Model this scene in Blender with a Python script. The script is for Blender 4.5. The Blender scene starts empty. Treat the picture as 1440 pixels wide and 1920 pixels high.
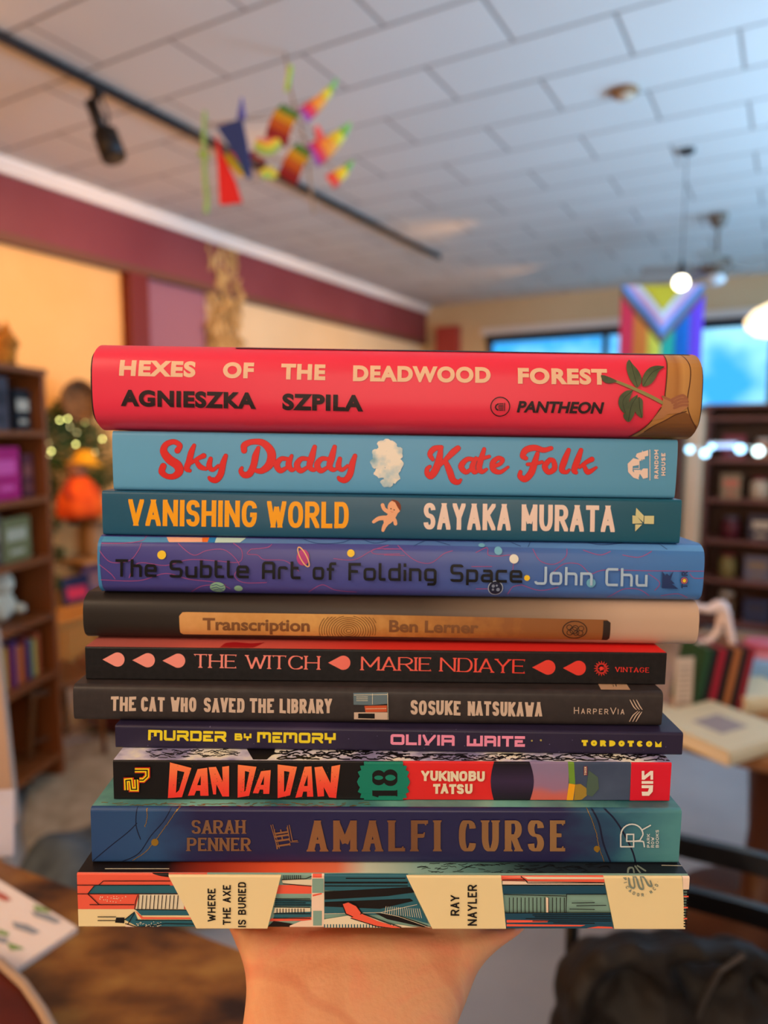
import bpy, bmesh, math, random
from mathutils import Vector, Matrix
from mathutils.geometry import tessellate_polygon
random.seed(7)
SC = bpy.context.scene
COL = SC.collection
PI = math.pi
# ------------------------------------------------------------------ camera
F = 1330.0; HOR = 815.0
CAMZ = 1.45
CAM = Vector((0, 0, CAMZ))
PITCH = math.atan((960 - HOR) / F)
cd = bpy.data.cameras.new('camera'); cam = bpy.data.objects.new('camera', cd); COL.objects.link(cam)
cam.location = CAM; cam.rotation_euler = (PI/2 - PITCH, 0, 0)
cd.sensor_fit = 'HORIZONTAL'; cd.sensor_width = 36; cd.lens = 36 * F / 1440
cd.clip_start = 0.01; cd.clip_end = 200
cd.dof.use_dof = True; cd.dof.focus_distance = 0.262; cd.dof.aperture_fstop = 8.6
SC.camera = cam

def ray(u, v):
    dx, dz = (u - 720) / F, -(v - 960) / F
    c, s = math.cos(PITCH), math.sin(PITCH)
    return Vector((dx, c + dz * s, -s + dz * c))
def at(u, v, d):                       # point seen at (u,v) lying at forward distance d
    r = ray(u, v); return CAM + r * (d / r.y)
def atz(u, v, z):                      # point seen at (u,v) lying at height z
    r = ray(u, v); return CAM + r * ((z - CAMZ) / r.z)

# ------------------------------------------------------------------ materials
def lin(h):
    if isinstance(h, (tuple, list)): return tuple(h)[:3] + (1,)
    h = h.lstrip('#'); o = []
    for i in (0, 2, 4):
        c = int(h[i:i+2], 16) / 255
        o.append(c / 12.92 if c <= .04045 else ((c + .055) / 1.055) ** 2.4)
    return tuple(o) + (1,)
_mc = {}
def mat(name, color, rough=.6, metal=0, spec=.3, emit=None, es=0, alpha=1, coat=0, trans=0):
    key = (name, str(color), rough, metal, spec, str(emit), es, alpha, coat, trans)
    if key in _mc: return _mc[key]
    m = bpy.data.materials.new(name); m.use_nodes = True
    b = m.node_tree.nodes['Principled BSDF']
    b.inputs['Base Color'].default_value = lin(color); b.inputs['Roughness'].default_value = rough
    b.inputs['Metallic'].default_value = metal; b.inputs['Specular IOR Level'].default_value = spec
    b.inputs['Coat Weight'].default_value = coat; b.inputs['Coat Roughness'].default_value = .25
    b.inputs['Transmission Weight'].default_value = trans; b.inputs['Alpha'].default_value = alpha
    if emit: b.inputs['Emission Color'].default_value = lin(emit); b.inputs['Emission Strength'].default_value = es
    _mc[key] = m; return m
def nd(m, t, **kw):
    n = m.node_tree.nodes.new(t)
    for k, v in kw.items(): setattr(n, k, v)
    return n
def ln(m, a, b): m.node_tree.links.new(a, b)
def bsdf(m): return m.node_tree.nodes['Principled BSDF']
def ramp(m, stops, interp='LINEAR'):
    r = nd(m, 'ShaderNodeValToRGB'); cr = r.color_ramp; cr.interpolation = interp
    while len(cr.elements) < len(stops): cr.elements.new(.5)
    for e, (p, c) in zip(cr.elements, stops): e.position = p; e.color = lin(c)
    return r
def grad_mat(name, axis, lo, hi, stops, rough=.45, metal=0, noise=0, nscale=60, coat=0, spec=.3):
    """colour printed as a gradient along a local axis of the object"""
    m = mat(name + '_%s%.3f' % (axis, hi) + str(len(_mc)), '#808080', rough, metal, spec, coat=coat)
    tc = nd(m, 'ShaderNodeTexCoord'); sp = nd(m, 'ShaderNodeSeparateXYZ'); ln(m, tc.outputs['Object'], sp.inputs[0])
    mr = nd(m, 'ShaderNodeMapRange'); mr.inputs['From Min'].default_value = lo; mr.inputs['From Max'].default_value = hi
    src = sp.outputs[axis]
    if noise:
        nz = nd(m, 'ShaderNodeTexNoise'); nz.inputs['Scale'].default_value = nscale; ln(m, tc.outputs['Object'], nz.inputs['Vector'])
        mm = nd(m, 'ShaderNodeMath', operation='MULTIPLY_ADD'); ln(m, nz.outputs['Fac'], mm.inputs[0]); mm.inputs[1].default_value = noise
        ln(m, src, mm.inputs[2]); src = mm.outputs[0]
    ln(m, src, mr.inputs['Value'])
    r = ramp(m, stops); ln(m, mr.outputs[0], r.inputs[0]); ln(m, r.outputs[0], bsdf(m).inputs['Base Color'])
    return m
def noise_mat(name, stops, scale=5, rough=.7, detail=4, stretch=(1, 1, 1), bump=0, metal=0, spec=.3, coord='Object', coat=0):
    m = mat(name + str(len(_mc)), '#808080', rough, metal, spec, coat=coat)
    tc = nd(m, 'ShaderNodeTexCoord'); mp = nd(m, 'ShaderNodeMapping'); mp.inputs['Scale'].default_value = stretch
    ln(m, tc.outputs[coord], mp.inputs['Vector'])
    nz = nd(m, 'ShaderNodeTexNoise'); nz.inputs['Scale'].default_value = scale; nz.inputs['Detail'].default_value = detail
    ln(m, mp.outputs[0], nz.inputs['Vector'])
    r = ramp(m, stops); ln(m, nz.outputs['Fac'], r.inputs[0]); ln(m, r.outputs[0], bsdf(m).inputs['Base Color'])
    if bump:
        b = nd(m, 'ShaderNodeBump'); b.inputs['Strength'].default_value = bump; b.inputs['Distance'].default_value = .01
        ln(m, nz.outputs['Fac'], b.inputs['Height']); ln(m, b.outputs[0], bsdf(m).inputs['Normal'])
    return m

# ------------------------------------------------------------------ objects
def link_mesh(name, bm, m, parent=None, smooth=False, mw=None, recalc=True, sharp=None):
    if recalc: bmesh.ops.recalc_face_normals(bm, faces=bm.faces)
    me = bpy.data.meshes.new(name); bm.to_mesh(me); bm.free()
    for mm in (m if isinstance(m, (list, tuple)) else [m]): me.materials.append(mm)
    if smooth:
        for p in me.polygons: p.use_smooth = True
        if sharp: me.set_sharp_from_angle(angle=sharp)
    o = bpy.data.objects.new(name, me); COL.objects.link(o)
    if parent: o.parent = parent
    if mw is not None: o.matrix_basis = mw
    return o
def tag(o, label, cat, group=None, kind=None):
    if label: o['label'] = label
    if cat: o['category'] = cat
    if group: o['group'] = group
    if kind: o['kind'] = kind
    return o
def thing(name, label, cat, mw=None, group=None):
    o = bpy.data.objects.new(name, None); COL.objects.link(o); o.empty_display_size = .05
    if mw is not None: o.matrix_basis = mw
    return tag(o, label, cat, group)
def struct(name, bm, m, label=None, **k):
    o = link_mesh(name, bm, m, **k); o['kind'] = 'structure'
    return o
def frame(loc, rz=0): return Matrix.Translation(loc) @ Matrix.Rotation(rz, 4, 'Z')
def bx(bm, c, s, M=None, bev=0):
    r = bmesh.ops.create_cube(bm, size=1); vs = r['verts']
    bmesh.ops.scale(bm, vec=s, verts=vs)
    if bev:
        es = list({e for v in vs for e in v.link_edges})
        r = bmesh.ops.bevel(bm, geom=es, offset=bev, segments=2, affect='EDGES', profile=.5)
        vs = list({v for f in r['faces'] for v in f.verts} | {v for v in vs if v.is_valid})
    bmesh.ops.transform(bm, matrix=(M or Matrix.Identity(4)) @ Matrix.Translation(c), verts=vs)
    return vs
def box(c, s, M=None, bev=0):
    bm = bmesh.new(); bx(bm, c, s, M, bev); return bm
def tube(bm, pts, rad, n=10, closed=False, flat=1.0):
    """swept tube; rad a number or one per point"""
    pts = [Vector(p) for p in pts]; rr = rad if isinstance(rad, (list, tuple)) else [rad] * len(pts)
    rings = []; prev = None
    for i, p in enumerate(pts):
        a = pts[i-1] if (i or closed) else p; b = pts[(i+1) % len(pts)] if (i < len(pts)-1 or closed) else p
        t = (b - a).normalized()
        if prev is None:
            ref = Vector((0, 0, 1)) if abs(t.z) < .9 else Vector((1, 0, 0)); x = t.cross(ref).normalized()
        else: x = (prev - t * prev.dot(t)).normalized()
        prev = x; y = t.cross(x)
        rings.append([bm.verts.new(p + (x * math.cos(2*PI*k/n) + y * math.sin(2*PI*k/n) * flat) * rr[i]) for k in range(n)])
    L = len(rings)
    for i in range(L if closed else L-1):
        A, B = rings[i], rings[(i+1) % L]
        for k in range(n): bm.faces.new((A[k], A[(k+1) % n], B[(k+1) % n], B[k]))
    if not closed: bm.faces.new(rings[0][::-1]); bm.faces.new(rings[-1])
    return bm
def lathe(bm, prof, n=24, M=None):
    M = M or Matrix.Identity(4); rings = []
    for r, z in prof:
        rings.append([bm.verts.new(M @ Vector((max(r, 1e-5)*math.cos(2*PI*k/n), max(r, 1e-5)*math.sin(2*PI*k/n), z))) for k in range(n)])
    for A, B in zip(rings, rings[1:]):
        for k in range(n): bm.faces.new((A[k], A[(k+1) % n], B[(k+1) % n], B[k]))
    bm.faces.new(rings[0][::-1]); bm.faces.new(rings[-1])
    return bm
def ball(bm, c, r, M=None, seg=16, jit=0, sub=2):
    q = bmesh.ops.create_icosphere(bm, subdivisions=sub, radius=1); vs = q['verts']
    s = r if isinstance(r, (tuple, list, Vector)) else (r, r, r)
    for v in vs:
        k = 1 + (random.uniform(-jit, jit) if jit else 0)
        v.co = Vector((v.co.x*s[0]*k, v.co.y*s[1]*k, v.co.z*s[2]*k)) + Vector(c)
        if M: v.co = M @ v.co
    return vs
def slab(pts, z0, z1):
    """prism from a ground outline"""
    bm = bmesh.new(); a = [bm.verts.new((p[0], p[1], z0)) for p in pts]; b = [bm.verts.new((p[0], p[1], z1)) for p in pts]
    bm.faces.new(a[::-1]); bm.faces.new(b); n = len(pts)
    for i in range(n): bm.faces.new((a[i], a[(i+1) % n], b[(i+1) % n], b[i]))
    return bm

# ------------------------------------------------------------------ flat print shapes (2D, in photo-measured units)
class Sh:
    def __init__(s): s.v = []; s.f = []
    def add(s, vs, fs):
        k = len(s.v); s.v += [tuple(p) for p in vs]; s.f += [tuple(i + k for i in f) for f in fs]; return s
    def poly(s, outer, *holes):
        loops = [[Vector((p[0], p[1], 0)) for p in l] for l in (outer,) + holes]
        flat = [(p.x, p.y) for l in loops for p in l]
        return s.add(flat, tessellate_polygon(loops))
    def circ(s, cx, cy, rx, ry=None, n=28, a0=0):
        ry = ry or rx
        return s.add([(cx + rx*math.cos(2*PI*k/n+a0), cy + ry*math.sin(2*PI*k/n+a0)) for k in range(n)], [tuple(range(n))])
    def stroke(s, pts, w, closed=False, nib=None):
        """constant or per-point width line with mitred joins; nib = (angle, thin) broad pen"""
        P = [Vector((p[0], p[1])) for p in pts]
        Q = [P[0]]
        for p in P[1:]:
            if (p - Q[-1]).length > 1e-4: Q.append(p)
        if closed and (Q[0] - Q[-1]).length < 1e-4: Q.pop()
        P = Q; n = len(P)
        if n < 2: return s
        W = w if isinstance(w, (list, tuple)) else [w] * n
        if len(W) < n: W = list(W) + [W[-1]] * (n - len(W))
        def nrm(a, b): d = (b - a).normalized(); return Vector((-d.y, d.x))
        segs = [(i, (i+1) % n) for i in range(n if closed else n-1)]
        def ww(i, d):
            if nib is None: return W[i]
            return W[i] * (nib[1] + (1 - nib[1]) * abs(math.sin(math.atan2(-d.y, d.x) - nib[0])))
        L = []
        for i in range(n):
            pr = P[i-1] if (i > 0 or closed) else None; nx = P[(i+1) % n] if (i < n-1 or closed) else None
            if pr is None: m = nrm(P[i], nx); d = nx - P[i]; k = 1
            elif nx is None: m = nrm(pr, P[i]); d = P[i] - pr; k = 1
            else:
                a, b = nrm(pr, P[i]), nrm(P[i], nx); m = a + b
                if m.length < .3: m = a; k = 1
                else: m.normalize(); k = min(1 / max(m.dot(a), .2), 2.2)
                d = (nx - P[i]).normalized() + (P[i] - pr).normalized()
                if d.length < 1e-6: d = nx - P[i]
            h = ww(i, d) / 2 * k
            L.append((P[i] + m * h, P[i] - m * h))
        vs = []; fs = []
        for a, b in L: vs += [tuple(a), tuple(b)]
        for i, j in segs: fs.append((2*i, 2*i+1, 2*j+1, 2*j))
        return s.add(vs, fs)
    def tr(s, fn): s.v = [fn(*p) for p in s.v]; return s
    def join(s, o): return s.add(o.v, o.f)
def Z(ox, oy, k=2.3226):
    return lambda x, y: (ox + x / k, oy + y / k)
def zl(z, pts): return [z(*p[:2]) + tuple(p[2:]) for p in pts]
def smooth_path(pts, per=6):
    """Catmull-Rom through (x, y, w) nodes"""
    P = [tuple(p) + ((1,) if len(p) == 2 else ()) for p in pts]; out = []
    for i in range(len(P)-1):
        p0 = P[max(i-1, 0)]; p1 = P[i]; p2 = P[i+1]; p3 = P[min(i+2, len(P)-1)]
        for k in range(per):
            t = k / per
            out.append(tuple(.5*((2*b) + (-a+c)*t + (2*a-5*b+4*c-d)*t*t + (-a+3*b-3*c+d)*t**3) for a, b, c, d in zip(p0, p1, p2, p3)))
    out.append(P[-1]); return out
def brush(sh, pts, k=1.0, round_ends=True, closed=False):
    q = smooth_path(pts)
    sh.stroke([(p[0], p[1]) for p in q], [max(p[2], .3)*k for p in q])
    if round_ends:
        for e in (q[0], q[-1]): sh.circ(e[0], e[1], max(e[2], .3)*k/2, n=14)
    return sh

# ------------------------------------------------------------------ lettering skeletons (unit box, y up, third value 0 = sharp corner)
S0 = 0
G = {
 'A': [[(0,0,0),(.5,1,0),(1,0,0)], [(.19,.3,0),(.81,.3,0)]],
 'B': [[(0,0,0),(0,1,0),(.95,1),(.95,.53),(.1,.53,0)], [(0,.53,0),(1,.53),(1,0),(0,0,0)]],
 'C': [[(1,.76,0),(1,1),(0,1),(0,0),(1,0),(1,.24,0)]],
 'D': [[(0,0,0),(0,1,0),(1,1),(1,0),(0,0,0)]],
 'E': [[(1,1,0),(0,1,0),(0,0,0),(1,0,0)], [(0,.52,0),(.86,.52,0)]],
 'F': [[(1,1,0),(0,1,0),(0,0,0)], [(0,.5,0),(.86,.5,0)]],
 'G': [[(1,.76,0),(1,1),(0,1),(0,0),(1,0),(1,.46,0),(.58,.46,0)]],
 'H': [[(0,0,0),(0,1,0)], [(1,0,0),(1,1,0)], [(0,.5,0),(1,.5,0)]],
 'I': [[(0,0,0),(0,1,0)]],
 'J': [[(1,1,0),(1,0),(0,0),(0,.25,0)]],
 'K': [[(0,0,0),(0,1,0)], [(1,1,0),(0,.42,0)], [(.3,.6,0),(1,0,0)]],
 'L': [[(0,1,0),(0,0,0),(1,0,0)]],
 'M': [[(0,0,0),(0,1,0),(.5,.24,0),(1,1,0),(1,0,0)]],
 'N': [[(0,0,0),(0,1,0),(1,0,0),(1,1,0)]],
 'O': [[(.5,1,0),(1,1),(1,0),(0,0),(0,1),(.5,1,0)]],
 'P': [[(0,0,0),(0,1,0),(1,1),(1,.46),(0,.46,0)]],
 'Q': [[(.5,1,0),(1,1),(1,0),(0,0),(0,1),(.5,1,0)], [(.6,.25,0),(1,-.05,0)]],
 'R': [[(0,0,0),(0,1,0),(1,1),(1,.48),(0,.48,0)], [(.5,.48,0),(1,0,0)]],
 'S': [[(1,.78,0),(1,1),(0,1),(0,.55),(1,.48),(1,0),(0,0),(0,.22,0)]],
 'T': [[(0,1,0),(1,1,0)], [(.5,1,0),(.5,0,0)]],
 'U': [[(0,1,0),(0,0),(1,0),(1,1,0)]],
 'V': [[(0,1,0),(.5,0,0),(1,1,0)]],
 'W': [[(0,1,0),(.27,0,0),(.5,.85,0),(.73,0,0),(1,1,0)]],
 'X': [[(0,0,0),(1,1,0)], [(0,1,0),(1,0,0)]],
 'Y': [[(0,1,0),(.5,.45,0),(1,1,0)], [(.5,.45,0),(.5,0,0)]],
 'Z': [[(0,1,0),(1,1,0),(0,0,0),(1,0,0)]],
 '1': [[(0,.75,0),(.5,1,0),(.5,0,0)]], '8': [[(.5,1,0),(.93,1),(.93,.53),(.07,.53),(.07,1),(.5,1,0)], [(.5,.53,0),(1,.53),(1,0),(0,0),(0,.53),(.5,.53,0)]],
 '.': [[(0,.45,0),(0,.55,0)]],
}
# squared techno capitals
GT = dict(G)
GT.update({
 'M': [[(0,0,0),(0,1,0),(1,1),(1,0,0)], [(.5,1,0),(.5,.35,0)]], 'A': [[(0,0,0),(0,1,0),(1,1),(1,0,0)], [(0,.42,0),(1,.42,0)]],
 'W': [[(0,1,0),(0,0,0),(1,0,0),(1,1,0)], [(.5,0,0),(.5,.75,0)]], 'V': [[(0,1,0),(.35,0,0),(1,1,0)]], 'Y': [[(0,1,0),(0,.45,0),(1,.45,0),(1,1,0)], [(.5,.45,0),(.5,0,0)]],
 'R': [[(0,0,0),(0,.5,0)], [(0,1,0),(1,1),(1,.45),(0,.45,0)], [(.6,.45,0),(1,0,0)]], 'E': [[(0,1,0),(1,1,0)], [(0,.5,0),(.9,.5,0)], [(0,.5,0),(0,0,0),(1,0,0)]],
 'B': [[(0,0,0),(0,1,0),(.9,1),(.9,.53),(.1,.53,0)], [(0,.53,0),(1,.53),(1,0),(0,0,0)]], 'D': [[(0,0,0),(0,1,0),(1,1),(1,0),(0,0,0)]],
})
# rounded-square mixed case (x-height .68, descender -.3); value = (width, strokes)
GL = {
 'T': (.9, [[(0,1,0),(1,1,0)], [(.5,1,0),(.5,0,0)]]), 'h': (.8, [[(0,1,0),(0,0,0)], [(0,.66,0),(1,.66),(1,0,0)]]),
 'e': (.85, [[(1,0,0),(0,0),(0,.68),(1,.68),(1,.34,0),(0,.34,0)]]), 'S': (.9, [[(1,.9,0),(1,1),(0,1),(0,.5),(1,.5),(1,0),(0,0),(0,.1,0)]]),
 'u': (.8, [[(0,.68,0),(0,0),(1,0,0),(1,.68,0)]]), 'b': (.8, [[(0,1,0),(0,0,0),(1,0),(1,.68),(0,.68,0)]]),
 't': (.6, [[(0,1,0),(0,0),(1,0,0)], [(0,.66,0),(.9,.66,0)]]), 'l': (.35, [[(0,1,0),(0,0),(1,0,0)]]),
 'A': (.85, [[(0,0,0),(0,1),(1,1),(1,0,0)], [(0,.42,0),(1,.42,0)]]), 'r': (.6, [[(0,0,0),(0,.68),(1,.68),(1,.55,0)]]),
 'o': (.8, [[(.5,.68,0),(1,.68),(1,0),(0,0),(0,.68),(.5,.68,0)]]), 'f': (.6, [[(.3,0,0),(.3,1),(1,1,0)], [(0,.62,0),(.9,.62,0)]]),
 'F': (.8, [[(1,1,0),(0,1,0),(0,0,0)], [(0,.52,0),(.85,.52,0)]]), 'd': (.8, [[(1,1,0),(1,0,0),(0,0),(0,.68),(1,.68,0)]]),
 'i': (.0, [[(0,0,0),(0,.66,0)], [(0,.86,0),(0,1,0)]]), 'n': (.8, [[(0,0,0),(0,.68,0),(1,.68),(1,0,0)]]),
 'g': (.8, [[(1,.3,0),(1,0,0),(0,0),(0,.68),(1,.68),(1,-.3),(.2,-.3,0)]]), 'p': (.8, [[(0,-.3,0),(0,.68,0),(1,.68),(1,0),(0,0,0)]]),
 'a': (.8, [[(.1,.68,0),(1,.68),(1,0,0),(0,0),(0,.38),(1,.38,0)]]), 'c': (.75, [[(1,.68,0),(0,.68),(0,0),(1,0,0)]]),
 'J': (.8, [[(1,1,0),(1,0),(0,0),(0,.15,0)]]), 'C': (.85, [[(1,1,0),(0,1),(0,0),(1,0,0)]]),
}
WID = dict(I=0, M=1.3, W=1.45, E=.82, F=.8, L=.78, T=.95, J=.75, S=.92, O=1.06, Q=1.06, G=1.04, N=1.05)
WID['.'] = 0
def fillet(pts, r):
    out = []
    n = len(pts)
    for i, p in enumerate(pts):
        if i in (0, n-1) or len(p) == 3 or r <= 0: out.append((p[0], p[1])); continue
        P, A, B = Vector(p[:2]), Vector(pts[i-1][:2]), Vector(pts[i+1][:2])
        la, lb = (A-P).length, (B-P).length
        ha = la if (i-1 == 0 or len(pts[i-1]) == 3) else la/2; hb = lb if (i+1 == n-1 or len(pts[i+1]) == 3) else lb/2
        a = P + (A-P).normalized()*min(r, ha); b = P + (B-P).normalized()*min(r, hb)
        for k in range(7):
            t = k/6; c1 = a + (P-a)*.56; c2 = b + (P-b)*.56
            q = a*(1-t)**3 + c1*3*t*(1-t)**2 + c2*3*t*t*(1-t) + b*t**3
            out.append((q.x, q.y))
    return out
def clip_poly(P, x0, x1, y0, y1):
    def cut(P, ax, lim, sg):
        out = []
        for i in range(len(P)):
            a, b = P[i-1], P[i]; ia, ib = sg*(a[ax]-lim) <= 1e-6, sg*(b[ax]-lim) <= 1e-6
            if ia != ib:
                t = (lim-a[ax])/(b[ax]-a[ax]); out.append((a[0]+(b[0]-a[0])*t, a[1]+(b[1]-a[1])*t))
            if ib: out.append(b)
        return out
    for ax, lim, sg in ((0, x0, -1), (0, x1, 1), (1, y0, -1), (1, y1, 1)):
        P = cut(P, ax, lim, sg)
        if len(P) < 3: return []
    return P
def letters(txt, p0, p1, h, w, r=.5, gap=3, glyphs=G, nib=None, serif=0, jitter=0, space=None, slant=0, wid=WID):
    """a line of skeleton letters from p0 to p1 (baseline, photo units), cap height h, stem w"""
    sh = Sh(); P0, P1 = Vector(p0), Vector(p1); L = (P1-P0).length; d = (P1-P0).normalized(); up = Vector((d.y, -d.x))
    n = len(txt); sp = space if space is not None else h*.45
    def gw(c): return (glyphs[c][0] if isinstance(glyphs[c], tuple) else wid.get(c, 1))
    nl = sum(1 for c in txt if c != ' ')
    tot = sum(gw(c) for c in txt if c != ' ')
    unit = (L - nl*w - gap*(n-1) - sp*(n-nl)) / (tot or 1)
    x = 0; H = h - (w if not nib else w*nib[1])
    hw = w/2; vw = (w if not nib else w*nib[1])/2
    for c in txt:
        if c == ' ': x += sp + gap; continue
        g = glyphs[c]; strokes = g[1] if isinstance(g, tuple) else g; W = gw(c)*unit
        jx, jy, ja = (random.uniform(-1, 1)*jitter for _ in range(3))
        def mp(a, b):
            X = x + hw + a*W + jx + slant*(b*H); Y = vw + b*H + jy + ja*(a-.5)
            q = P0 + d*X + up*Y; return (q.x, q.y)
        BX = (0 - jitter, W + w + jitter)
        LO = -1e9 if min(q_[1] for st in strokes for q_ in st) < -.1 else 0
        def tomap(X, Y):
            q = P0 + d*(x + X + jx + slant*Y) + up*(Y + jy + ja*(X/max(W, 1) - .5)); return (q.x, q.y)
        for st in strokes:
            pts = fillet(st, r)
            q = [(hw + a*W, vw + b*H) for a, b in pts]
            closed = (pts[0] == pts[-1] and c in 'OQ8oD' and not nib)
            # split at acute corners (or at every corner for the broad pen)
            runs = []; cur = [q[0]]; lim = .6 if nib else 1.75
            for k in range(1, len(q)):
                cur.append(q[k])
                if k < len(q)-1:
                    a = Vector(q[k]) - Vector(q[k-1]); b = Vector(q[k+1]) - Vector(q[k])
                    if a.length > 1e-6 and b.length > 1e-6 and abs(a.angle_signed(b)) > lim: runs.append(cur); cur = [q[k]]
            runs.append(cur)
            for run in runs:
                run = [Vector(v_) for v_ in run]
                if len(run) < 2: continue
                for e, nb, sgn in ((0, 1, 1), (-1, -2, 1)):
                    v_ = run[e] - run[nb]
                    if v_.length < 1e-6: continue
                    diag = min(abs(v_.x), abs(v_.y)) > .08*v_.length
                    onb = abs(run[e].y - vw) < .02*h or abs(run[e].y - (vw+H)) < .02*h
                    if diag and onb: run[e] = run[e] + v_.normalized()*w*1.4
                    elif not diag and abs(v_.y) > abs(v_.x) and onb: run[e] = run[e] + v_.normalized()*vw*1.02
                    elif not diag and abs(v_.x) > abs(v_.y) and W > 0 and (abs(run[e].x - hw) < .01 or abs(run[e].x - hw - W) < .01): run[e] = run[e] + v_.normalized()*hw*1.02
                tmp = Sh(); cl = closed and len(runs) == 1
                tmp.stroke([tuple(v_) for v_ in run], w, closed=cl, nib=nib)
                for f_ in tmp.f:
                    poly = [tmp.v[i] for i in f_]
                    poly = clip_poly(poly, BX[0], BX[1], LO, h)
                    if len(poly) > 2: sh.add([tomap(*v_) for v_ in poly], [tuple(range(len(poly)))])
            if serif:
                for e, nb in ((0, 1), (-1, -2)):
                    ex, ey = pts[e]; vx, vy = Vector(pts[nb]) - Vector(pts[e])
                    if abs(ey) < .01 or abs(ey-1) < .01:
                        if abs(vy)*H > abs(vx)*W*.6 and abs(vy) > 1e-3 and not (c in 'MN' and 0 < ex < 1 and False):
                            s0 = serif*w; yy = ey; t = max(w*.16, 1)
                            A = Vector(mp(ex, yy)); off = up*(vw if ey > .5 else -vw)
                            sg = -1 if ey > .5 else 1
                            base = A + off
                            sh.poly([tuple(base - d*s0), tuple(base + d*s0), tuple(base + d*s0 + up*sg*t), tuple(base + d*w*.45 + up*sg*t*2.6), tuple(base - d*w*.45 + up*sg*t*2.6), tuple(base - d*s0 + up*sg*t)])
                    if abs(vx)*W > abs(vy)*H and c in 'ETFLZ' and ex > .8 or (c == 'T' and ex in (0, 1) and ey == 1):
                        A = Vector(mp(ex, ey)); t = serif*w*.8; s0 = w*.28
                        if c != 'E' or abs(ey-.52) > .01: dn = -1 if ey > .5 else 1
                        else: dn = 0
                        if dn: sh.poly([tuple(A - d*s0 - up*dn*vw), tuple(A + d*s0*.5 - up*dn*vw), tuple(A + d*s0 + up*dn*t), tuple(A + d*s0*.3 + up*dn*t)])
                        else: sh.poly([tuple(A - d*s0*.3 - up*t*.5), tuple(A + d*s0*.5 - up*t*.5), tuple(A + d*s0*.5 + up*t*.5), tuple(A - d*s0*.3 + up*t*.5)])
                    if c in 'CGS' and abs(vx) < .05:
                        A = Vector(mp(ex, ey)); s0 = w*.3; top = ey > .5; t = H*.2
                        if c == 'G' and e == -1: continue
                        sh.poly([tuple(A - d*s0*.2), tuple(A + d*s0), tuple(A + d*s0 + up*(t if top else -t)), tuple(A + up*(t*.9 if top else -t*.9))]) if ex > .5 else sh.poly([tuple(A + d*s0*.2), tuple(A - d*s0), tuple(A - d*s0 + up*(t if top else -t)), tuple(A + up*(t*.9 if top else -t*.9))])
        x += w + W + gap
    return sh
_tx = {}
def face(txt, p0, p1, h, bold=0.0, slant=0, spacing=1.0):
    """a line set in Blender's built-in typeface, fitted to p0..p1 with cap height h"""
    cu = bpy.data.curves.new('lettering', 'FONT'); cu.body = txt; cu.offset = bold; cu.shear = slant; cu.space_character = spacing; cu.resolution_u = 6
    o = bpy.data.objects.new('lettering', cu); COL.objects.link(o)
    dg = bpy.context.evaluated_depsgraph_get(); ev = o.evaluated_get(dg); me = ev.to_mesh()
    vs = [(v.co.x, v.co.y) for v in me.vertices]; fs = [tuple(p.vertices) for p in me.polygons]
    ev.to_mesh_clear(); COL.objects.unlink(o); bpy.data.objects.remove(o); bpy.data.curves.remove(cu)
    x0 = min(v[0] for v in vs); x1 = max(v[0] for v in vs); cap = .682 + 2*bold
    P0, P1 = Vector(p0), Vector(p1); L = (P1-P0).length; d = (P1-P0).normalized(); up = Vector((d.y, -d.x))
    sh = Sh(); k = L/(x1-x0)
    sh.add([tuple(P0 + d*((x-x0)*k) + up*((y+bold)/cap*h)) for x, y in vs], fs)
    return sh
# ------------------------------------------------------------------ the held stack: its own frame, slightly rolled
ROLL = math.radians(0.9)
SM = Matrix.Translation(CAM) @ Matrix.Rotation(ROLL, 4, 'Y')
SMI = SM.inverted()
RS = SMI.to_3x3()
def sray(u, v): return RS @ ray(u, v)
def hit_plane(u, v, p, n):                        # stack-frame ray / plane
    r = sray(u, v); return r * (p.dot(n) / r.dot(n))
#        key      kind  left  right  vt    vb   depth  yaw(deg) bulge  r      W
SPEC = [('axe',   'pb', 146,  1287, 1638, 1739, .2410, 1.15, 0,     .0007, .139),
        ('amalfi','pb', 171,  1276, 1516, None, .2470, 1.30, 0,     .0014, .139),
        ('dan',   'pb', 213,  1256, 1427, None, .2530, 1.40, 0,     .0006, .127),
        ('murder','hc', 217,  1279, 1366, None, .2610, 0.20, 0,     .0010, .132),
        ('cat',   'hc', 138,  1242, 1291, None, .2650, 0.60, .0006, .0018, .135),
        ('witch', 'pb', 161,  1248, 1218, None, .2720, 0.90, 0,     .0006, .132),
        ('trans', 'hc', 156,  1311, 1122, None, .2790, 0.40, .0040, .0030, .145),
        ('subtle','hc', 183,  1321, 1013, None, .2790, 0.20, .0022, .0040, .150),
        ('vanish','hc', 192,  1277, 928,  None, .2820, 0.0,   .0004, .0010, .139),
        ('sky',   'hc', 211,  1270, 815,  None, .2840, 0.0,   .0006, .0014, .148),
        ('pink',  'hc', 172,  1318, 648,  None, .2780, 0.0,   .0060, .0060, .152)]
B = {}
def front_y(b, t):
    T = b['T']; r = b['r']; y = 0
    e = min(t, T-t); e = max(e, 0)
    if e < r: y += r - math.sqrt(max(r*r - (r-e)**2, 0))
    y += b['B'] * abs(2*t/T - 1) ** b['n']
    return y
zprev = None
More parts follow.
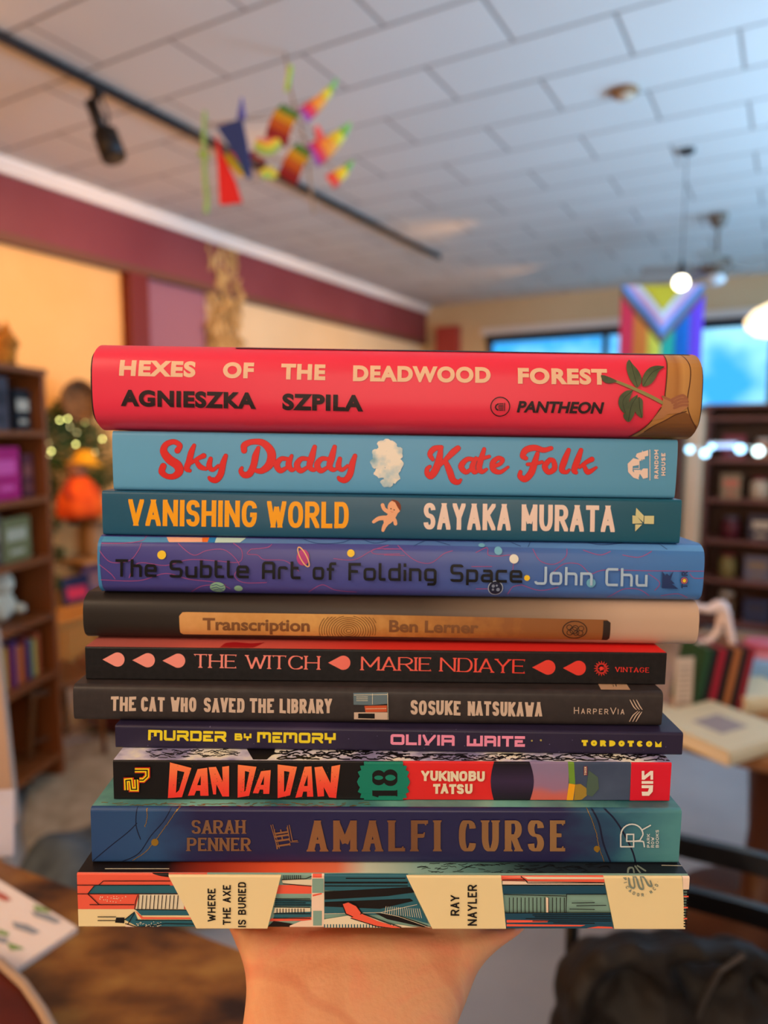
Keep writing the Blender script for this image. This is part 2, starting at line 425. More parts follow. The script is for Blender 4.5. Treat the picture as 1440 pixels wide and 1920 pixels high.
def make_book(key, kind, ul, ur, vt, vb, Y, yaw, Bg, r, W):
    global zprev
    yv = Vector((0, 1, 0)); P0 = Vector((0, Y, 0))
    ztop = hit_plane(720, vt, P0, yv).z
    zbot = zprev if zprev is not None else hit_plane(720, vb, P0, yv).z
    zprev = ztop
    a = math.radians(yaw); n = Vector((-math.sin(a), math.cos(a), 0)); vm = (vt + (vb or vt+90))/2
    L = hit_plane(ul, vm, P0, n); R = hit_plane(ur, vm, P0, n)
    org = Vector((L.x, L.y, zbot)); M = Matrix.Translation(org) @ Matrix.Rotation(a, 4, 'Z')
    b = dict(key=key, kind=kind, M=SM @ M, Mi=M.inverted(), L=(R-L).length * (1 if R.x > L.x else 1), T=ztop-zbot-.00015, B=Bg, r=r, W=W, n=3.2, layer=0)
    b['L'] = (Vector((R.x, R.y)) - Vector((L.x, L.y))).length
    B[key] = b; return b
for s in SPEC: make_book(*s)
STACK_BOTTOM = (SMI @ B['axe']['M'].translation).z

def to_spine(b, u, v):
    Mi3 = b['Mi'].to_3x3(); o = b['Mi'].translation; d = Mi3 @ sray(u, v)
    k = -o.y / d.y; q = o + d*k; return q.x, q.z
def to_top(b, u, v):
    Mi3 = b['Mi'].to_3x3(); o = b['Mi'].translation; d = Mi3 @ sray(u, v)
    k = (b['T'] - o.z) / d.z; q = o + d*k; return q.x, q.y
def levels(b):
    T = b['T']; r = b['r']; ls = [r*.15, r*.4, r*.7, r]
    ls += [T - x for x in ls]
    if b['B'] > .0003: ls += [T*k/22 for k in range(1, 22)]
    return sorted(ls)
def dec(key, name, sh, m, label=None, parent=None, top=False, uv=True, ext=None):
    """print a flat shape on the spine (or the upper cover) of a book"""
    b = B[key]; b['layer'] += 1; eps = .00004*b['layer'] + .00002
    bm = bmesh.new(); f = to_top if top else to_spine
    pv = [f(b, *p) for p in sh.v]
    for i, q in enumerate(sh.f):                     # every piece of ink a hair above the last, so overlaps never share a plane
        bm.faces.new([bm.verts.new((*pv[j], (i % 31)*.9e-6)) for j in q])
    if not top:
        for l in levels(b):
            bmesh.ops.bisect_plane(bm, geom=bm.verts[:] + bm.edges[:] + bm.faces[:], plane_co=(0, l, 0), plane_no=(0, 1, 0))
        for lo, co, no in ((0, (0, 0, 0), (0, -1, 0)), (0, (0, b['T'], 0), (0, 1, 0)), (0, (0, 0, 0), (-1, 0, 0)), (0, (b['L'], 0, 0), (1, 0, 0))):
            bmesh.ops.bisect_plane(bm, geom=bm.verts[:] + bm.edges[:] + bm.faces[:], plane_co=co, plane_no=no, clear_outer=True)
        for v in bm.verts:
            s, t = v.co.x, v.co.y
            v.co = Vector((s, front_y(b, t) - eps - v.co.z, t))
    else:
        for co, no in (((0, b['r'], 0), (0, -1, 0)), ((0, 0, 0), (-1, 0, 0)), ((b['L'], 0, 0), (1, 0, 0))):
            bmesh.ops.bisect_plane(bm, geom=bm.verts[:] + bm.edges[:] + bm.faces[:], plane_co=co, plane_no=no, clear_outer=True)
        for v in bm.verts: v.co = Vector((v.co.x, v.co.y, b['T'] + min(eps, .0001) + v.co.z))
    o = link_mesh(name, bm, m, parent or b['root'], recalc=False)
    if label: o['label'] = label
    return o

PAPER = mat('page_paper', '#e9dcc4', .85)
def page_mat():
    m = mat('page_edges', '#e9dcc4', .9); tc = nd(m, 'ShaderNodeTexCoord'); w = nd(m, 'ShaderNodeTexWave', bands_direction='Z'); w.inputs['Scale'].default_value = 420; w.inputs['Distortion'].default_value = 1
    ln(m, tc.outputs['Object'], w.inputs['Vector']); r = ramp(m, [(0, '#cdbd9f'), (.5, '#e9dcc4')]); ln(m, w.outputs['Fac'], r.inputs[0]); ln(m, r.outputs[0], bsdf(m).inputs['Base Color'])
    return m
PAGES = page_mat()
def build_cover(b, m, board=None, mats=None):
    root = b['root']; T = b['T']; L = b['L']; W = b['W']; hc = b['kind'] == 'hc'; tc = .0026 if hc else .0005
    N = 28; prof = []
    for k in range(N+1):
        t = T * (.5 - .5*math.cos(PI*k/N)); prof.append((front_y(b, t), t))
    y0 = max(p[0] for p in prof)
    inn = [(W, T-tc)] + [(p[0] + tc, min(max(p[1], tc), T-tc)) for p in prof[::-1] if tc < p[1] < T-tc] + [(W, tc)]
    poly = [(W, 0)] + prof + [(W, T)] + inn
    bm = bmesh.new(); n = len(poly)
    A = [bm.verts.new((0, y, z)) for y, z in poly]; C = [bm.verts.new((L, y, z)) for y, z in poly]
    bm.faces.new(A); bm.faces.new(C[::-1])
    for i in range(n): bm.faces.new((A[i], C[i], C[(i+1) % n], A[(i+1) % n]))
    o = link_mesh('dust_jacket' if b['kind'] == 'hc' and b['B'] > .002 else 'cover', bm, m, root, smooth=True, sharp=.5)
    if mats: pass
    ins = .003 if hc else .0002
    pb = box((L/2, (b['B'] + tc + .0008 + W - ins)/2, T/2), (L - 2*ins, W - ins - b['B'] - tc - .0008, T - 2*tc - .0001))
    link_mesh('page_block', pb, PAGES, root)
    return o
def book(key, name, label):
    b = B[key]; b['root'] = thing(name, label, 'book', b['M'], 'books stacked on the hand'); return b
LET = 'title_lettering'

# ---------------- bottom: illustrated paperback
b = book('axe', 'paperback_book', 'thick illustrated paperback with cream spine panels, bottom of the held stack')
Lk = b['L']
build_cover(b, grad_mat('poster_print', 'X', 0, Lk, [(0, '#15100e'), (.14, '#180f0d'), (.22, '#a33420'), (.33, '#f2603a'), (.42, '#ee7a58'), (.47, '#cfd9c4'), (.56, '#8fb8ae'), (.64, '#5f8b88'), (.74, '#22323a'), (.9, '#191c26'), (1, '#171a22')], .35))
I = Z(130, 1560); J = Z(700, 1560)
cream = mat('cream_ink', '#efdcaa', .4); coral = mat('coral_ink', '#f0614a', .4); teal = mat('teal_ink', '#2b6577', .4); dteal = mat('deep_teal_ink', '#1d4a63', .4)
ink = mat('black_ink', '#120f10', .4); aqua = mat('pale_aqua_ink', '#84aaa0', .4); pale = mat('pale_pink_ink', '#f3d9c4', .4); bone = mat('bone_ink', '#e9dfc4', .4)
def P(key, name, z, pts, m, label=None, top=False): return dec(key, name, Sh().poly([z(*p) for p in pts]), m, label, top=top)
K = 'axe'
IL = 'cityscape_illustration'
def group_polys(key, name, z, polys, m, top=False, label=None):
    sh = Sh()
    for p in polys: sh.poly([z(*q) for q in p])
    return dec(key, name, sh, m, label, top=top)
def lines(key, name, z, ls, m, w, top=False, label=None):
    sh = Sh()
    for l in ls: sh.stroke([z(*q[:2]) for q in l], w)
    return dec(key, name, sh, m, label, top=top)
dec(K, IL, Sh().poly([(130, 1637.5), (1300, 1637.5), (1300, 1745), (130, 1745)]), aqua, 'printed city of coral and teal bands')
group_polys(K, IL, I, [[(20, 170), (600, 170), (600, 335), (20, 335)], [(900, 230), (1055, 230), (1055, 268), (900, 268)], [(880, 375), (1055, 370), (1055, 385), (870, 388)]], coral)
group_polys(K, IL, I, [[(20, 335), (600, 335), (600, 430), (20, 430)]], cream)
group_polys(K, IL, I, [[(110, 232), (480, 232), (480, 266), (82, 266)], [(290, 338), (540, 338), (540, 362), (315, 362)], [(240, 380), (285, 345), (300, 380), (560, 385), (560, 412), (300, 412)]], teal)
group_polys(K, IL, I, [[(305, 270), (500, 270), (500, 334), (288, 334)], [(895, 328), (1050, 328), (1050, 352), (890, 352)], [(925, 205), (1055, 205), (1055, 232), (930, 222)]], bone)
group_polys(K, IL, I, [[(895, 350), (1055, 345), (1055, 368), (890, 372)], [(900, 290), (1055, 295), (1055, 322), (895, 320)]], teal)
group_polys(K, IL, I, [[(205, 370), (242, 370), (240, 395), (200, 392)], [(862, 412), (890, 385), (960, 395), (1000, 405), (960, 412)], [(350, 178), (430, 178), (438, 195), (400, 190)]], ink)
group_polys(K, IL, I, [[(960, 405), (1010, 385), (1055, 380), (1055, 415), (960, 415)], [(1055, 182), (1110, 182), (1110, 415), (1055, 415)], [(250, 395), (290, 412), (245, 412)]], pale)
group_polys(K, IL, I, [[(288, 340), (320, 368), (560, 370), (560, 376), (315, 376)], [(1060, 182), (1100, 182), (1100, 196), (1060, 196)], [(1060, 270), (1100, 262), (1100, 268), (1060, 278)]], coral)
group_polys(K, IL, I, [[(1062, 340), (1100, 340), (1100, 404), (1062, 404)], [(1058, 200), (1108, 200), (1108, 262), (1058, 262)]], aqua)
ls = [[(35, 228), (440, 228)], [(150, 210), (440, 210)], [(150, 210), (130, 228)], [(35, 266), (480, 266)], [(110, 232), (82, 266), (130, 312)], [(90, 313), (285, 313)], [(288, 334), (530, 336)], [(300, 270), (290, 300), (286, 334)], [(125, 366), (205, 366)], [(125, 382), (205, 382)], [(290, 380), (545, 380)], [(245, 395), (300, 412), (420, 395), (560, 398)], [(240, 380), (285, 345)], [(255, 400), (285, 350)], [(930, 222), (1055, 232)], [(925, 205), (1030, 200), (1055, 190)], [(890, 352), (1050, 352)], [(888, 372), (1050, 372)], [(895, 288), (1050, 288)], [(895, 296), (1050, 296)], [(895, 305), (1030, 305)], [(895, 314), (1050, 314)], [(890, 322), (1050, 325)]]
ls += [[(305 + 17*k, 272), (300 + 17*k, 332)] for k in range(11)] + [[(905 + 13*k, 330), (905 + 13*k, 349)] for k in range(10)] + [[(935 + 9*k, 185), (936 + 9*k, 203)] for k in range(9)]
lines(K, IL, I, ls, ink, 1.5)
sh = Sh()
for k in range(26): sh.circ(*I(130 + random.random()*120, 275 + random.random()*28), .9, n=6)
for k in range(34): sh.circ(*I(295 + random.random()*110, 386 + random.random()*22), .8, n=6)
dec(K, IL, sh, bone)
# middle field (before RAY NAYLER)
group_polys(K, IL, J, [[(-212, 182), (150, 182), (190, 260), (-212, 250)], [(-212, 268), (175, 262), (240, 395), (120, 360), (-212, 350)]], teal)
group_polys(K, IL, J, [[(-120, 195), (140, 195), (140, 200), (-120, 200)], [(-212, 212), (150, 212), (150, 220), (-212, 220)], [(-212, 255), (160, 235), (180, 258), (60, 275), (-212, 290)], [(-212, 300), (160, 285), (175, 296), (30, 330), (-212, 320)], [(0, 345), (120, 362), (240, 405), (220, 410), (60, 375)], [(-212, 228), (150, 228), (150, 233), (-212, 233)]], ink)
group_polys(K, IL, J, [[(-212, 394), (110, 398), (200, 412), (-212, 415)]], bone)
group_polys(K, IL, I, [[(1110, 375), (1270, 350), (1440, 415), (1110, 415)]], bone)
lines(K, IL, I, [[(1112 + 13*k, 396), (1112 + 13*k, 412)] for k in range(24)], teal, 2.2)
lines(K, IL, J, [[(55 + 9*k, 318 + k*.6), (50 + 10*k, 350 + k*1.2)] for k in range(17)] + [[(-212, 350), (30, 345), (190, 310)], [(30, 345), (110, 362), (250, 412)]], bone, .8)
fs = [(1188, 306), (1215, 298), (1250, 315), (1272, 345), (1265, 362), (1240, 366), (1205, 350)]
group_polys(K, IL, I, [fs], coral); lines(K, IL, I, [fs + [fs[0]]], ink, 2)
group_polys(K, IL, I, [[(1225, 366), (1275, 350), (1340, 380), (1440, 410), (1440, 416), (1340, 402)]], coral); lines(K, IL, I, [[(1272, 345), (1340, 372), (1445, 408)], [(1225, 368), (1340, 404), (1400, 412)]], ink, 1.6)
# between the author panel and the end panel
group_polys(K, IL, J, [[(555, 185), (1000, 185), (1005, 212), (555, 205)]], coral)
group_polys(K, IL, J, [[(560, 190), (1000, 190), (1000, 198), (670, 198), (650, 188)]], bone)
group_polys(K, IL, J, [[(560, 206), (1000, 214), (1000, 224), (560, 222)]], pale)
group_polys(K, IL, J, [[(560, 226), (1005, 226), (1010, 264), (565, 262)], [(570, 345), (1030, 345), (1040, 412), (575, 412)]], dteal)
group_polys(K, IL, J, [[(578, 374), (760, 376), (755, 384), (578, 386)], [(578, 392), (920, 396), (900, 402), (578, 402)], [(925, 410), (975, 402), (1035, 404), (1040, 412)]], coral)
group_polys(K, IL, J, [[(748, 274), (762, 280), (758, 342), (750, 342)]], pale)
lines(K, IL, J, [[(555, 222), (1000, 222)], [(560, 200), (660, 200), (668, 213), (1000, 213)], [(640, 186), (668, 208)], [(565, 263), (835, 270)], [(835, 342), (838, 262), (1010, 262)], [(572, 343), (1030, 343)], [(860, 300), (960, 298)], [(880, 312), (1010, 310)], [(850, 326), (960, 328)], [(690, 352), (1030, 350)], [(700, 360), (1030, 360)], [(660, 368), (1030, 370)], [(690, 378), (1030, 378)], [(780, 386), (960, 388)]] + [[(590 + 17*k, 276), (590 + 17*k, 341)] for k in range(15)], ink, 1.5)
dec(K, 'title_panel', Sh().poly([I(*q) for q in [(432, 176), (925, 176), (862, 420), (562, 420)]]), cream)
dec(K, 'author_panel', Sh().poly([J(*q) for q in [(140, 176), (553, 176), (576, 420), (260, 420)]]), cream)
dec(K, 'publisher_panel', Sh().poly([J(*q) for q in [(996, 176), (1338, 176), (1352, 420), (1046, 420)]]), cream)
group_polys(K, IL, J, [[(1340, 180), (1380, 180), (1380, 240), (1342, 240)]], pale)
lines(K, IL, J, [[(1344, 244 + 12*k), (1372, 244 + 12*k)] for k in range(14)], ink, 2.4)
lines(K, IL, J, [[(1344, 270), (1372, 270)], [(1344, 318), (1372, 318)], [(1344, 366), (1372, 366)]], coral, 2.6)
w = 4.6
for t, x, y0, y1, h in (('WHERE', 640, 378, 235, 34), ('THE AXE', 706, 392, 220, 34), ('IS BURIED', 772, 402, 207, 34)):
    dec(K, LET, letters(t, I(x, y0), I(x, y1), h/2.3226, 2.5, r=.42, gap=2.2, space=5), ink)
for t, x, y0, y1, h in (('RAY', 372, 352, 263, 38), ('NAYLER', 448, 395, 218, 40)):
    dec(K, 'author_lettering', letters(t, J(x, y0), J(x, y1), h/2.3226, 2.8, r=.42, gap=2.2), ink)
grey = mat('emblem_grey', '#7d8a80', .4)
def arc_text(key, txt, c, R, a0, a1, h, m, w, name):
    sh = Sh(); n = len(txt)
    for i, ch in enumerate(txt):
        if ch == ' ': continue
        a = a0 + (a1-a0)*i/(n-1); da = h*.34/R*(1 if a1 > a0 else -1)
        f = lambda q: (c[0] + R*math.cos(q), c[1] + R*math.sin(q))
        sh.join(letters(ch, f(a-da), f(a+da), h, w, r=.4))
    dec(key, name, sh, m)
arc_text(K, '.PICADOR.MCD.', J(1160, 190), 34, -2.9-2*PI*0+2*PI, .15, 6.2, grey, 1.2, 'publisher_lettering')
sh = Sh(); brush(sh, [J(1105, 190)+(3,), J(1112, 225)+(4,), J(1130, 228)+(3,), J(1126, 188)+(3,), J(1138, 188)+(3,), J(1152, 230)+(4,), J(1168, 232)+(3,), J(1158, 188)+(3,), J(1172, 188)+(3,), J(1190, 218)+(4,), J(1204, 222)+(3.5,), J(1198, 200)+(2.5,)])
dec(K, 'publisher_mark', sh, grey)
sh = Sh(); brush(sh, [J(1108, 183)+(3,), J(1112, 160)+(4,), J(1130, 158)+(3,), J(1136, 183)+(3,)]); brush(sh, [J(1140, 150)+(3,), J(1165, 183)+(3,)]); brush(sh, [J(1150, 148)+(3,), J(1185, 170)+(3,)])
dec(K, 'cover_print', sh, grey, top=True)
def scribble(z, x0, x1, y0, y1, n, amp, w=.9):
    sh = Sh()
    for k in range(n):
        x = x0 + (x1-x0)*(k+random.random())/n; y = y0 + random.random()*(y1-y0)
        pts = [z(x, y)]
        for j in range(4): x += random.uniform(.2, 1)*amp; y += random.uniform(-1, 1)*amp*.3; pts.append(z(x, min(max(y, y0), y1)))
        sh.stroke(pts, w)
    return sh
dec(K, 'cover_print', scribble(J, 180, 1000, 138, 182, 70, 16), ink, top=True)
dec(K, 'cover_print', Sh().stroke([I(155, 161), I(435, 161)], 1.2).stroke([J(1255, 146), J(1345, 148)], 1), bone, top=True)

# ---------------- blue and teal paperback with bronze capitals
b = book('amalfi', 'paperback_book', 'navy and teal marbled paperback with raised bronze capitals, second from the bottom'); K = 'amalfi'
m = mat('marbled_ink', '#232c52', .3, coat=.2)
tc = nd(m, 'ShaderNodeTexCoord'); sp = nd(m, 'ShaderNodeSeparateXYZ'); nz = nd(m, 'ShaderNodeTexNoise'); nz.inputs['Scale'].default_value = 28; nz.inputs['Detail'].default_value = 5
mp = nd(m, 'ShaderNodeMapping'); mp.inputs['Rotation'].default_value = (0, .6, 0); mp.inputs['Scale'].default_value = (1, 1, 2)
ln(m, tc.outputs['Object'], sp.inputs[0]); ln(m, tc.outputs['Object'], mp.inputs[0]); ln(m, mp.outputs[0], nz.inputs['Vector'])
ma = nd(m, 'ShaderNodeMath', operation='MULTIPLY_ADD'); ma.inputs[1].default_value = .05; ln(m, nz.outputs['Fac'], ma.inputs[0]); ln(m, sp.outputs['X'], ma.inputs[2])
mr = nd(m, 'ShaderNodeMapRange'); mr.inputs['From Min'].default_value = .025; mr.inputs['From Max'].default_value = b['L'] + .025; ln(m, ma.outputs[0], mr.inputs['Value'])
r = ramp(m, [(0, '#2a4a7c'), (.1, '#2b4f80'), (.17, '#25305c'), (.22, '#241f4c'), (.45, '#262452'), (.78, '#252450'), (.85, '#285070'), (.9, '#3d7588'), (1, '#4f8f98')]); ln(m, mr.outputs[0], r.inputs[0])
mix = nd(m, 'ShaderNodeMix', data_type='RGBA'); g = nd(m, 'ShaderNodeMath', operation='GREATER_THAN'); g.inputs[1].default_value = .0016; ln(m, sp.outputs['Y'], g.inputs[0])
g2 = nd(m, 'ShaderNodeValToRGB'); g2.color_ramp.elements[0].color = lin('#2f6570'); g2.color_ramp.elements[0].position = .35; g2.color_ramp.elements[1].color = lin('#7fc0b4'); g2.color_ramp.elements[1].position = .65; ln(m, nz.outputs['Fac'], g2.inputs[0])
ln(m, g.outputs[0], mix.inputs['Factor']); ln(m, r.outputs[0], mix.inputs[6]); ln(m, g2.outputs[0], mix.inputs[7]); ln(m, mix.outputs[2], bsdf(m).inputs['Base Color'])
build_cover(b, m)
zG = Z(130, 1340); zH = Z(720, 1340); z5 = Z(0, 1400, 3)
dk = mat('dark_vein_ink', '#161a38', .4); gold = mat('gold_foil', '#b98f35', .3, .7); bronze = grad_mat('bronze_foil', 'X', .03, b['L'], [(0, '#8a6a52'), (.3, '#a9764f'), (.5, '#8b5f43'), (.75, '#b5895c'), (1, '#98754d')], .34, .55, .02, 90)
blue2 = mat('sea_blue_ink', '#29558c', .35); teal3 = mat('sea_teal_ink', '#4d8d9c', .35)
sh = Sh()
for q in ([(525, 640), (620, 560), (720, 480), (770, 430)], [(690, 645), (780, 600), (850, 500), (920, 420), (960, 350)], [(770, 345), (765, 440), (790, 520)]): brush(sh, [z5(*p)+(1.6,) for p in q])
dec(K, 'marbled_veins', sh, dk)
sh = Sh()
for q in ([(905, 410), (935, 470), (955, 560), (985, 640)], [(960, 410), (1000, 450), (1040, 510), (1080, 590), (1095, 642)]): brush(sh, [zH(*p)+(3.2,) for p in q])
dec(K, 'marbled_veins', sh, dk)
sh = Sh()
for q, zz in (([(745, 640), (820, 590), (870, 530), (930, 450), (985, 370), (1010, 345)], z5), ([(825, 350), (828, 400), (815, 450)], z5), ([(885, 410), (905, 460), (925, 520), (935, 570), (958, 642)], zH)):
    p = smooth_path([zz(*a)+(1,) for a in q], 14); sh.stroke([(a[0]+random.uniform(-.6, .6), a[1]+random.uniform(-.6, .6)) for a in p], 1.1)
sh.circ(*zG(373, 555), 6.8); sh.circ(*zH(926, 583), 5.5); sh.circ(*zH(928, 592), 3)
dec(K, 'gold_chain', sh, gold)
dec(K, 'cover_print', scribble(zG, 130, 1300, 382, 402, 60, 10, .8), gold, top=True)
sr = dict(nib=(.25, .42), serif=.62, r=.45, gap=5)
dec(K, 'author_lettering', letters('SARAH', zG(533, 517), zG(767, 517), 25.5, 5.4, nib=(.25, .55), serif=.85, r=.42, gap=2.6), bronze)
dec(K, 'author_lettering', letters('PENNER', zG(513, 592), zG(790, 592), 25, 5.4, nib=(.25, .55), serif=.85, r=.42, gap=2.6), bronze)
dec(K, LET, letters('THE', zG(965, 575), zG(952, 488), 27, 3.6, nib=(.25, .55), serif=.8, r=.4, gap=2), bronze)
dec(K, LET, Sh().stroke([zG(878, 478), zG(908, 582)], 1.6).stroke([zG(886, 476), zG(916, 580)], 1.2).stroke([zG(958, 478), zG(972, 548), zG(995, 546)], 1.6).stroke([zG(950, 480), zG(962, 552), zG(998, 552)], 1.2), bronze)
dec(K, LET, letters('AMALFI', (577, 1595.5), (826, 1595), 58, 12.5, nib=(.25, .45), serif=.66, r=.42, gap=11), bronze)
dec(K, LET, letters('CURSE', (860, 1595), (1059, 1595), 58, 12.5, nib=(.25, .45), serif=.66, r=.42, gap=11), bronze)
wht = mat('pale_foil', '#d3dcdf', .4)
sh = Sh(); sh.stroke([zH(1029, 574), zH(1029, 520)] + [zH(1078 + 48*math.cos(a), 520 + 46*math.sin(a)) for a in [PI + k*PI/12 for k in range(0, 13)]] , 2.6)
sh.stroke([zH(1029, 572), zH(1085, 572), zH(1085, 518), zH(1055, 518), zH(1055, 548), zH(1125, 548)], 2.6); sh.stroke([zH(1126, 520), zH(1112, 545), zH(1085, 548)], 2.4)
sh.stroke([zH(1120, 500), zH(1160, 478)], 2.4); sh.stroke([zH(1104, 545), zH(1128, 550), zH(1132, 574)], 2.4)
dec(K, 'publisher_mark', sh, wht)
for t, x, y0, y1 in (('PARK', 1156, 575, 516), ('ROW', 1174, 575, 530), ('BOOKS', 1194, 575, 498)): dec(K, 'publisher_lettering', letters(t, zH(x, y0), zH(x, y1), 5.8, 1.15, r=.42, gap=1.4), wht)

# ---------------- comic volume
b = book('dan', 'paperback_book', 'black and red comic volume with jagged coral title and number 18, third from the bottom'); K = 'dan'
hatch = noise_mat('comic_sky', [(0, '#6f6b98'), (.42, '#8f8bb4'), (.52, '#cfcbe0'), (.62, '#f0ecdc')], 60, .4)
build_cover(b, hatch)
blk = mat('spine_black', '#141012', .38); red = mat('spine_red', '#e02a2c', .35); grn = mat('badge_green', '#12806c', .4)
def spine_fill(key, u0, u1, m, name='spine_panel', v0=0, v1=4000, label=None):
    b = B[key]; mid = 1000
    return dec(key, name, Sh().poly([(u0, v0), (u1, v0), (u1, v1), (u0, v1)]), m, label)
spine_fill(K, 150, 760, blk, v0=1418, v1=1512); spine_fill(K, 755, 935, red, v0=1418, v1=1512)
purple = grad_mat('violet_fade', 'Z', 0, b['T'], [(0, '#150f1c'), (.5, '#37284a'), (1, '#130e18')], .4)  # printed violet, darker towards both long edges
mauve = grad_mat('mauve_to_orange', 'Z', 0, b['T'], [(0, '#e0603c'), (.35, '#c86a68'), (.55, '#9a7698'), (1, '#8d7ba0')], .4, noise=.006, nscale=90)
slate = noise_mat('slate_cloth_ink', [(.3, '#3c4a68'), (.7, '#52617f')], 40, .4)
P(K, 'spine_panel', zH, [(600, 195), (812, 195), (812, 390), (600, 390)], mauve)
P(K, 'spine_panel', zH, [(806, 195), (1075, 195), (1070, 390), (800, 390)], slate)
P(K, 'spine_panel', zH, [(480, 195)] + [(480 - 16*math.sin(PI*k/8), 200 + 180*k/8) for k in range(9)] + [(640, 385)] + [(632 + 20*math.sin(PI*k/8), 380 - 180*k/8) for k in range(9)], purple)
P(K, 'spine_panel', zH, [(800, 195), (826, 195), (832, 300), (806, 300)], mat('collar_green', '#6f9a35', .4))
P(K, 'spine_panel', zH, [(804, 298), (832, 302), (820, 390), (792, 390)], mat('collar_yellow', '#f0ab1e', .4))
P(K, 'spine_panel', zH, [(832, 302), (855, 300), (880, 318), (882, 350), (860, 368), (826, 372)], mat('mustard_ink', '#a08436', .4))
P(K, 'spine_panel', zH, [(890, 240), (930, 270), (935, 320), (905, 355), (880, 345), (882, 300)], mat('olive_ink', '#4d6358', .4))
P(K, 'spine_panel', zH, [(1076, 195), (1260, 195), (1260, 390), (1068, 390)], mat('end_red', '#dc1c34', .35), 'red end panel')
P(K, 'brand_tag', zH, [(868, 222), (884, 222), (884, 262), (868, 262)], mat('tag_maroon', '#7c3444', .4))
dec(K, 'brand_tag', letters('TOKEN', zH(880, 260), zH(880, 225), 4, .8, gap=.8), bone)
dg = grad_mat('fire_ink', 'Z', .002, b['T']-.002, [(0, '#f23c34'), (.45, '#f5573e'), (1, '#fb8450')], .38)
def dp(*l): return [zG(*q) for q in l]
sh = Sh()
sh.poly(dp((440, 205), (533, 229), (492, 356), (431, 360)), dp((472, 240), (503, 247), (480, 325), (466, 338)))
A1 = lambda dx, dy, s=1: [zG(dx + x*s, dy + y*s) for x, y in ((0, 122), (42, 6), (84, 0), (90, 122), (54, 122), (53, 100), (36, 100), (28, 120))]
A1h = lambda dx, dy, s=1: [zG(dx + x*s, dy + y*s) for x, y in ((40, 76), (56, 34), (56, 76))]
sh.poly(A1(518, 228), A1h(518, 228)); sh.poly(dp((608, 226), (640, 224), (670, 290), (667, 224), (697, 220), (697, 353), (668, 353), (642, 300), (640, 344), (628, 344)))
sh.poly(dp((735, 215), (816, 224), (784, 350), (734, 358)), dp((766, 242), (785, 247), (768, 328), (763, 332)))
sh.poly([zG(800 + x*.85, 238 + y*.85) for x, y in ((0, 118), (42, 6), (92, 0), (84, 122), (54, 122), (53, 100), (36, 100), (28, 120))], [zG(800 + x*.85, 238 + y*.85) for x, y in ((40, 76), (58, 30), (56, 76))])
sh.poly(dp((908, 214), (992, 224), (962, 348), (908, 360)), dp((936, 242), (960, 246), (942, 328), (936, 334)))
sh.poly([zG(985 + x*.95, 222 + y*1.12) for x, y in ((0, 122), (42, 2), (74, 0), (82, 118), (54, 118), (53, 98), (36, 98), (30, 118))], [zG(985 + x*.95, 222 + y*1.12) for x, y in ((40, 76), (56, 34), (56, 76))])
sh.poly(dp((1068, 226), (1102, 222), (1138, 296), (1142, 222), (1180, 215), (1162, 360), (1132, 357), (1108, 312), (1110, 352), (1082, 354)))
dec(K, LET, sh, dg, 'jagged coral capitals')
sh = Sh()
for k in range(150):
    c = zG(random.choice([random.uniform(440, 690), random.uniform(740, 870), random.uniform(915, 1170)]), random.gauss(285, 34)); sh.circ(c[0], c[1], random.uniform(.3, .9), n=5)
dec(K, 'printed_speckles', sh, mat('speckle_ink', '#7a5b1c', .5))
sh = Sh(); c = (719, 1464.5); n = 22
sh.poly([(c[0] + (47 + 2.6*math.cos(k*PI/2.0))*math.copysign(abs(math.cos(2*PI*k/88))**.72, math.cos(2*PI*k/88)), c[1] + (44 + 2.6*math.cos(k*PI/2.0))*math.copysign(abs(math.sin(2*PI*k/88))**.72, math.sin(2*PI*k/88))) for k in range(88)])
dec(K, 'number_badge', sh, grn)
dec(K, 'number_badge', letters('18', (745, 1494), (745, 1441), 47, 10, nib=(0, .3), serif=.6, r=.5, gap=5, wid={'1': .32, '8': 1.0}), blk)
dec(K, 'author_lettering', letters('YUKINOBU', (790, 1462.5), (908, 1463.5), 19, 5, r=.35, gap=1.4, jitter=.5), bone)
dec(K, 'author_lettering', letters('TATSU', (811.5, 1486.5), (885, 1487), 18.5, 5, r=.35, gap=1.4, jitter=.5), bone)
yel = mat('logo_yellow', '#f3d21c', .4); lr = mat('logo_red', '#c72b1c', .4)
Sj = [[(285, 240), (348, 240), (348, 262), (325, 285), (308, 285), (308, 272)], [(248, 328), (248, 276), (272, 276), (272, 312), (290, 312), (290, 274), (306, 274), (306, 328)]]
for w_, m_ in ((11, lr), (7.5, yel), (2.2, blk)):
    sh = Sh()
    sh.stroke([zG(*q) for q in [(288, 238), (342, 238), (342, 264), (325, 280), (308, 280)]], w_)
    sh.stroke([zG(*q) for q in [(252, 324), (250, 282), (270, 280), (274, 320), (296, 320), (294, 278)]] if w_ < 9 else [zG(*q) for q in [(252, 324), (252, 282), (272, 282), (274, 320), (294, 320), (296, 280)]], w_)
    dec(K, 'publisher_mark', sh, m_)
vw = mat('white_ink', '#f4ebe4', .4)
sh = Sh(); sh.poly([zH(*q) for q in [(1120, 348), (1118, 330), (1145, 330), (1150, 315), (1118, 315), (1118, 302), (1168, 302), (1166, 330), (1150, 348)]])
sh.poly([zH(*q) for q in [(1118, 296), (1118, 284), (1168, 284), (1168, 296)]]); sh.stroke([zH(*q) for q in [(1124, 278), (1124, 240)]], 5); sh.stroke([zH(*q) for q in [(1162, 278), (1162, 240)]], 5); sh.stroke([zH(1124, 274), zH(1162, 244)], 6)
dec(K, 'publisher_mark', sh, vw)
dec(K, 'cover_print', scribble(zG, 330, 720, 150, 188, 60, 12, 1.2), ink, top=True)
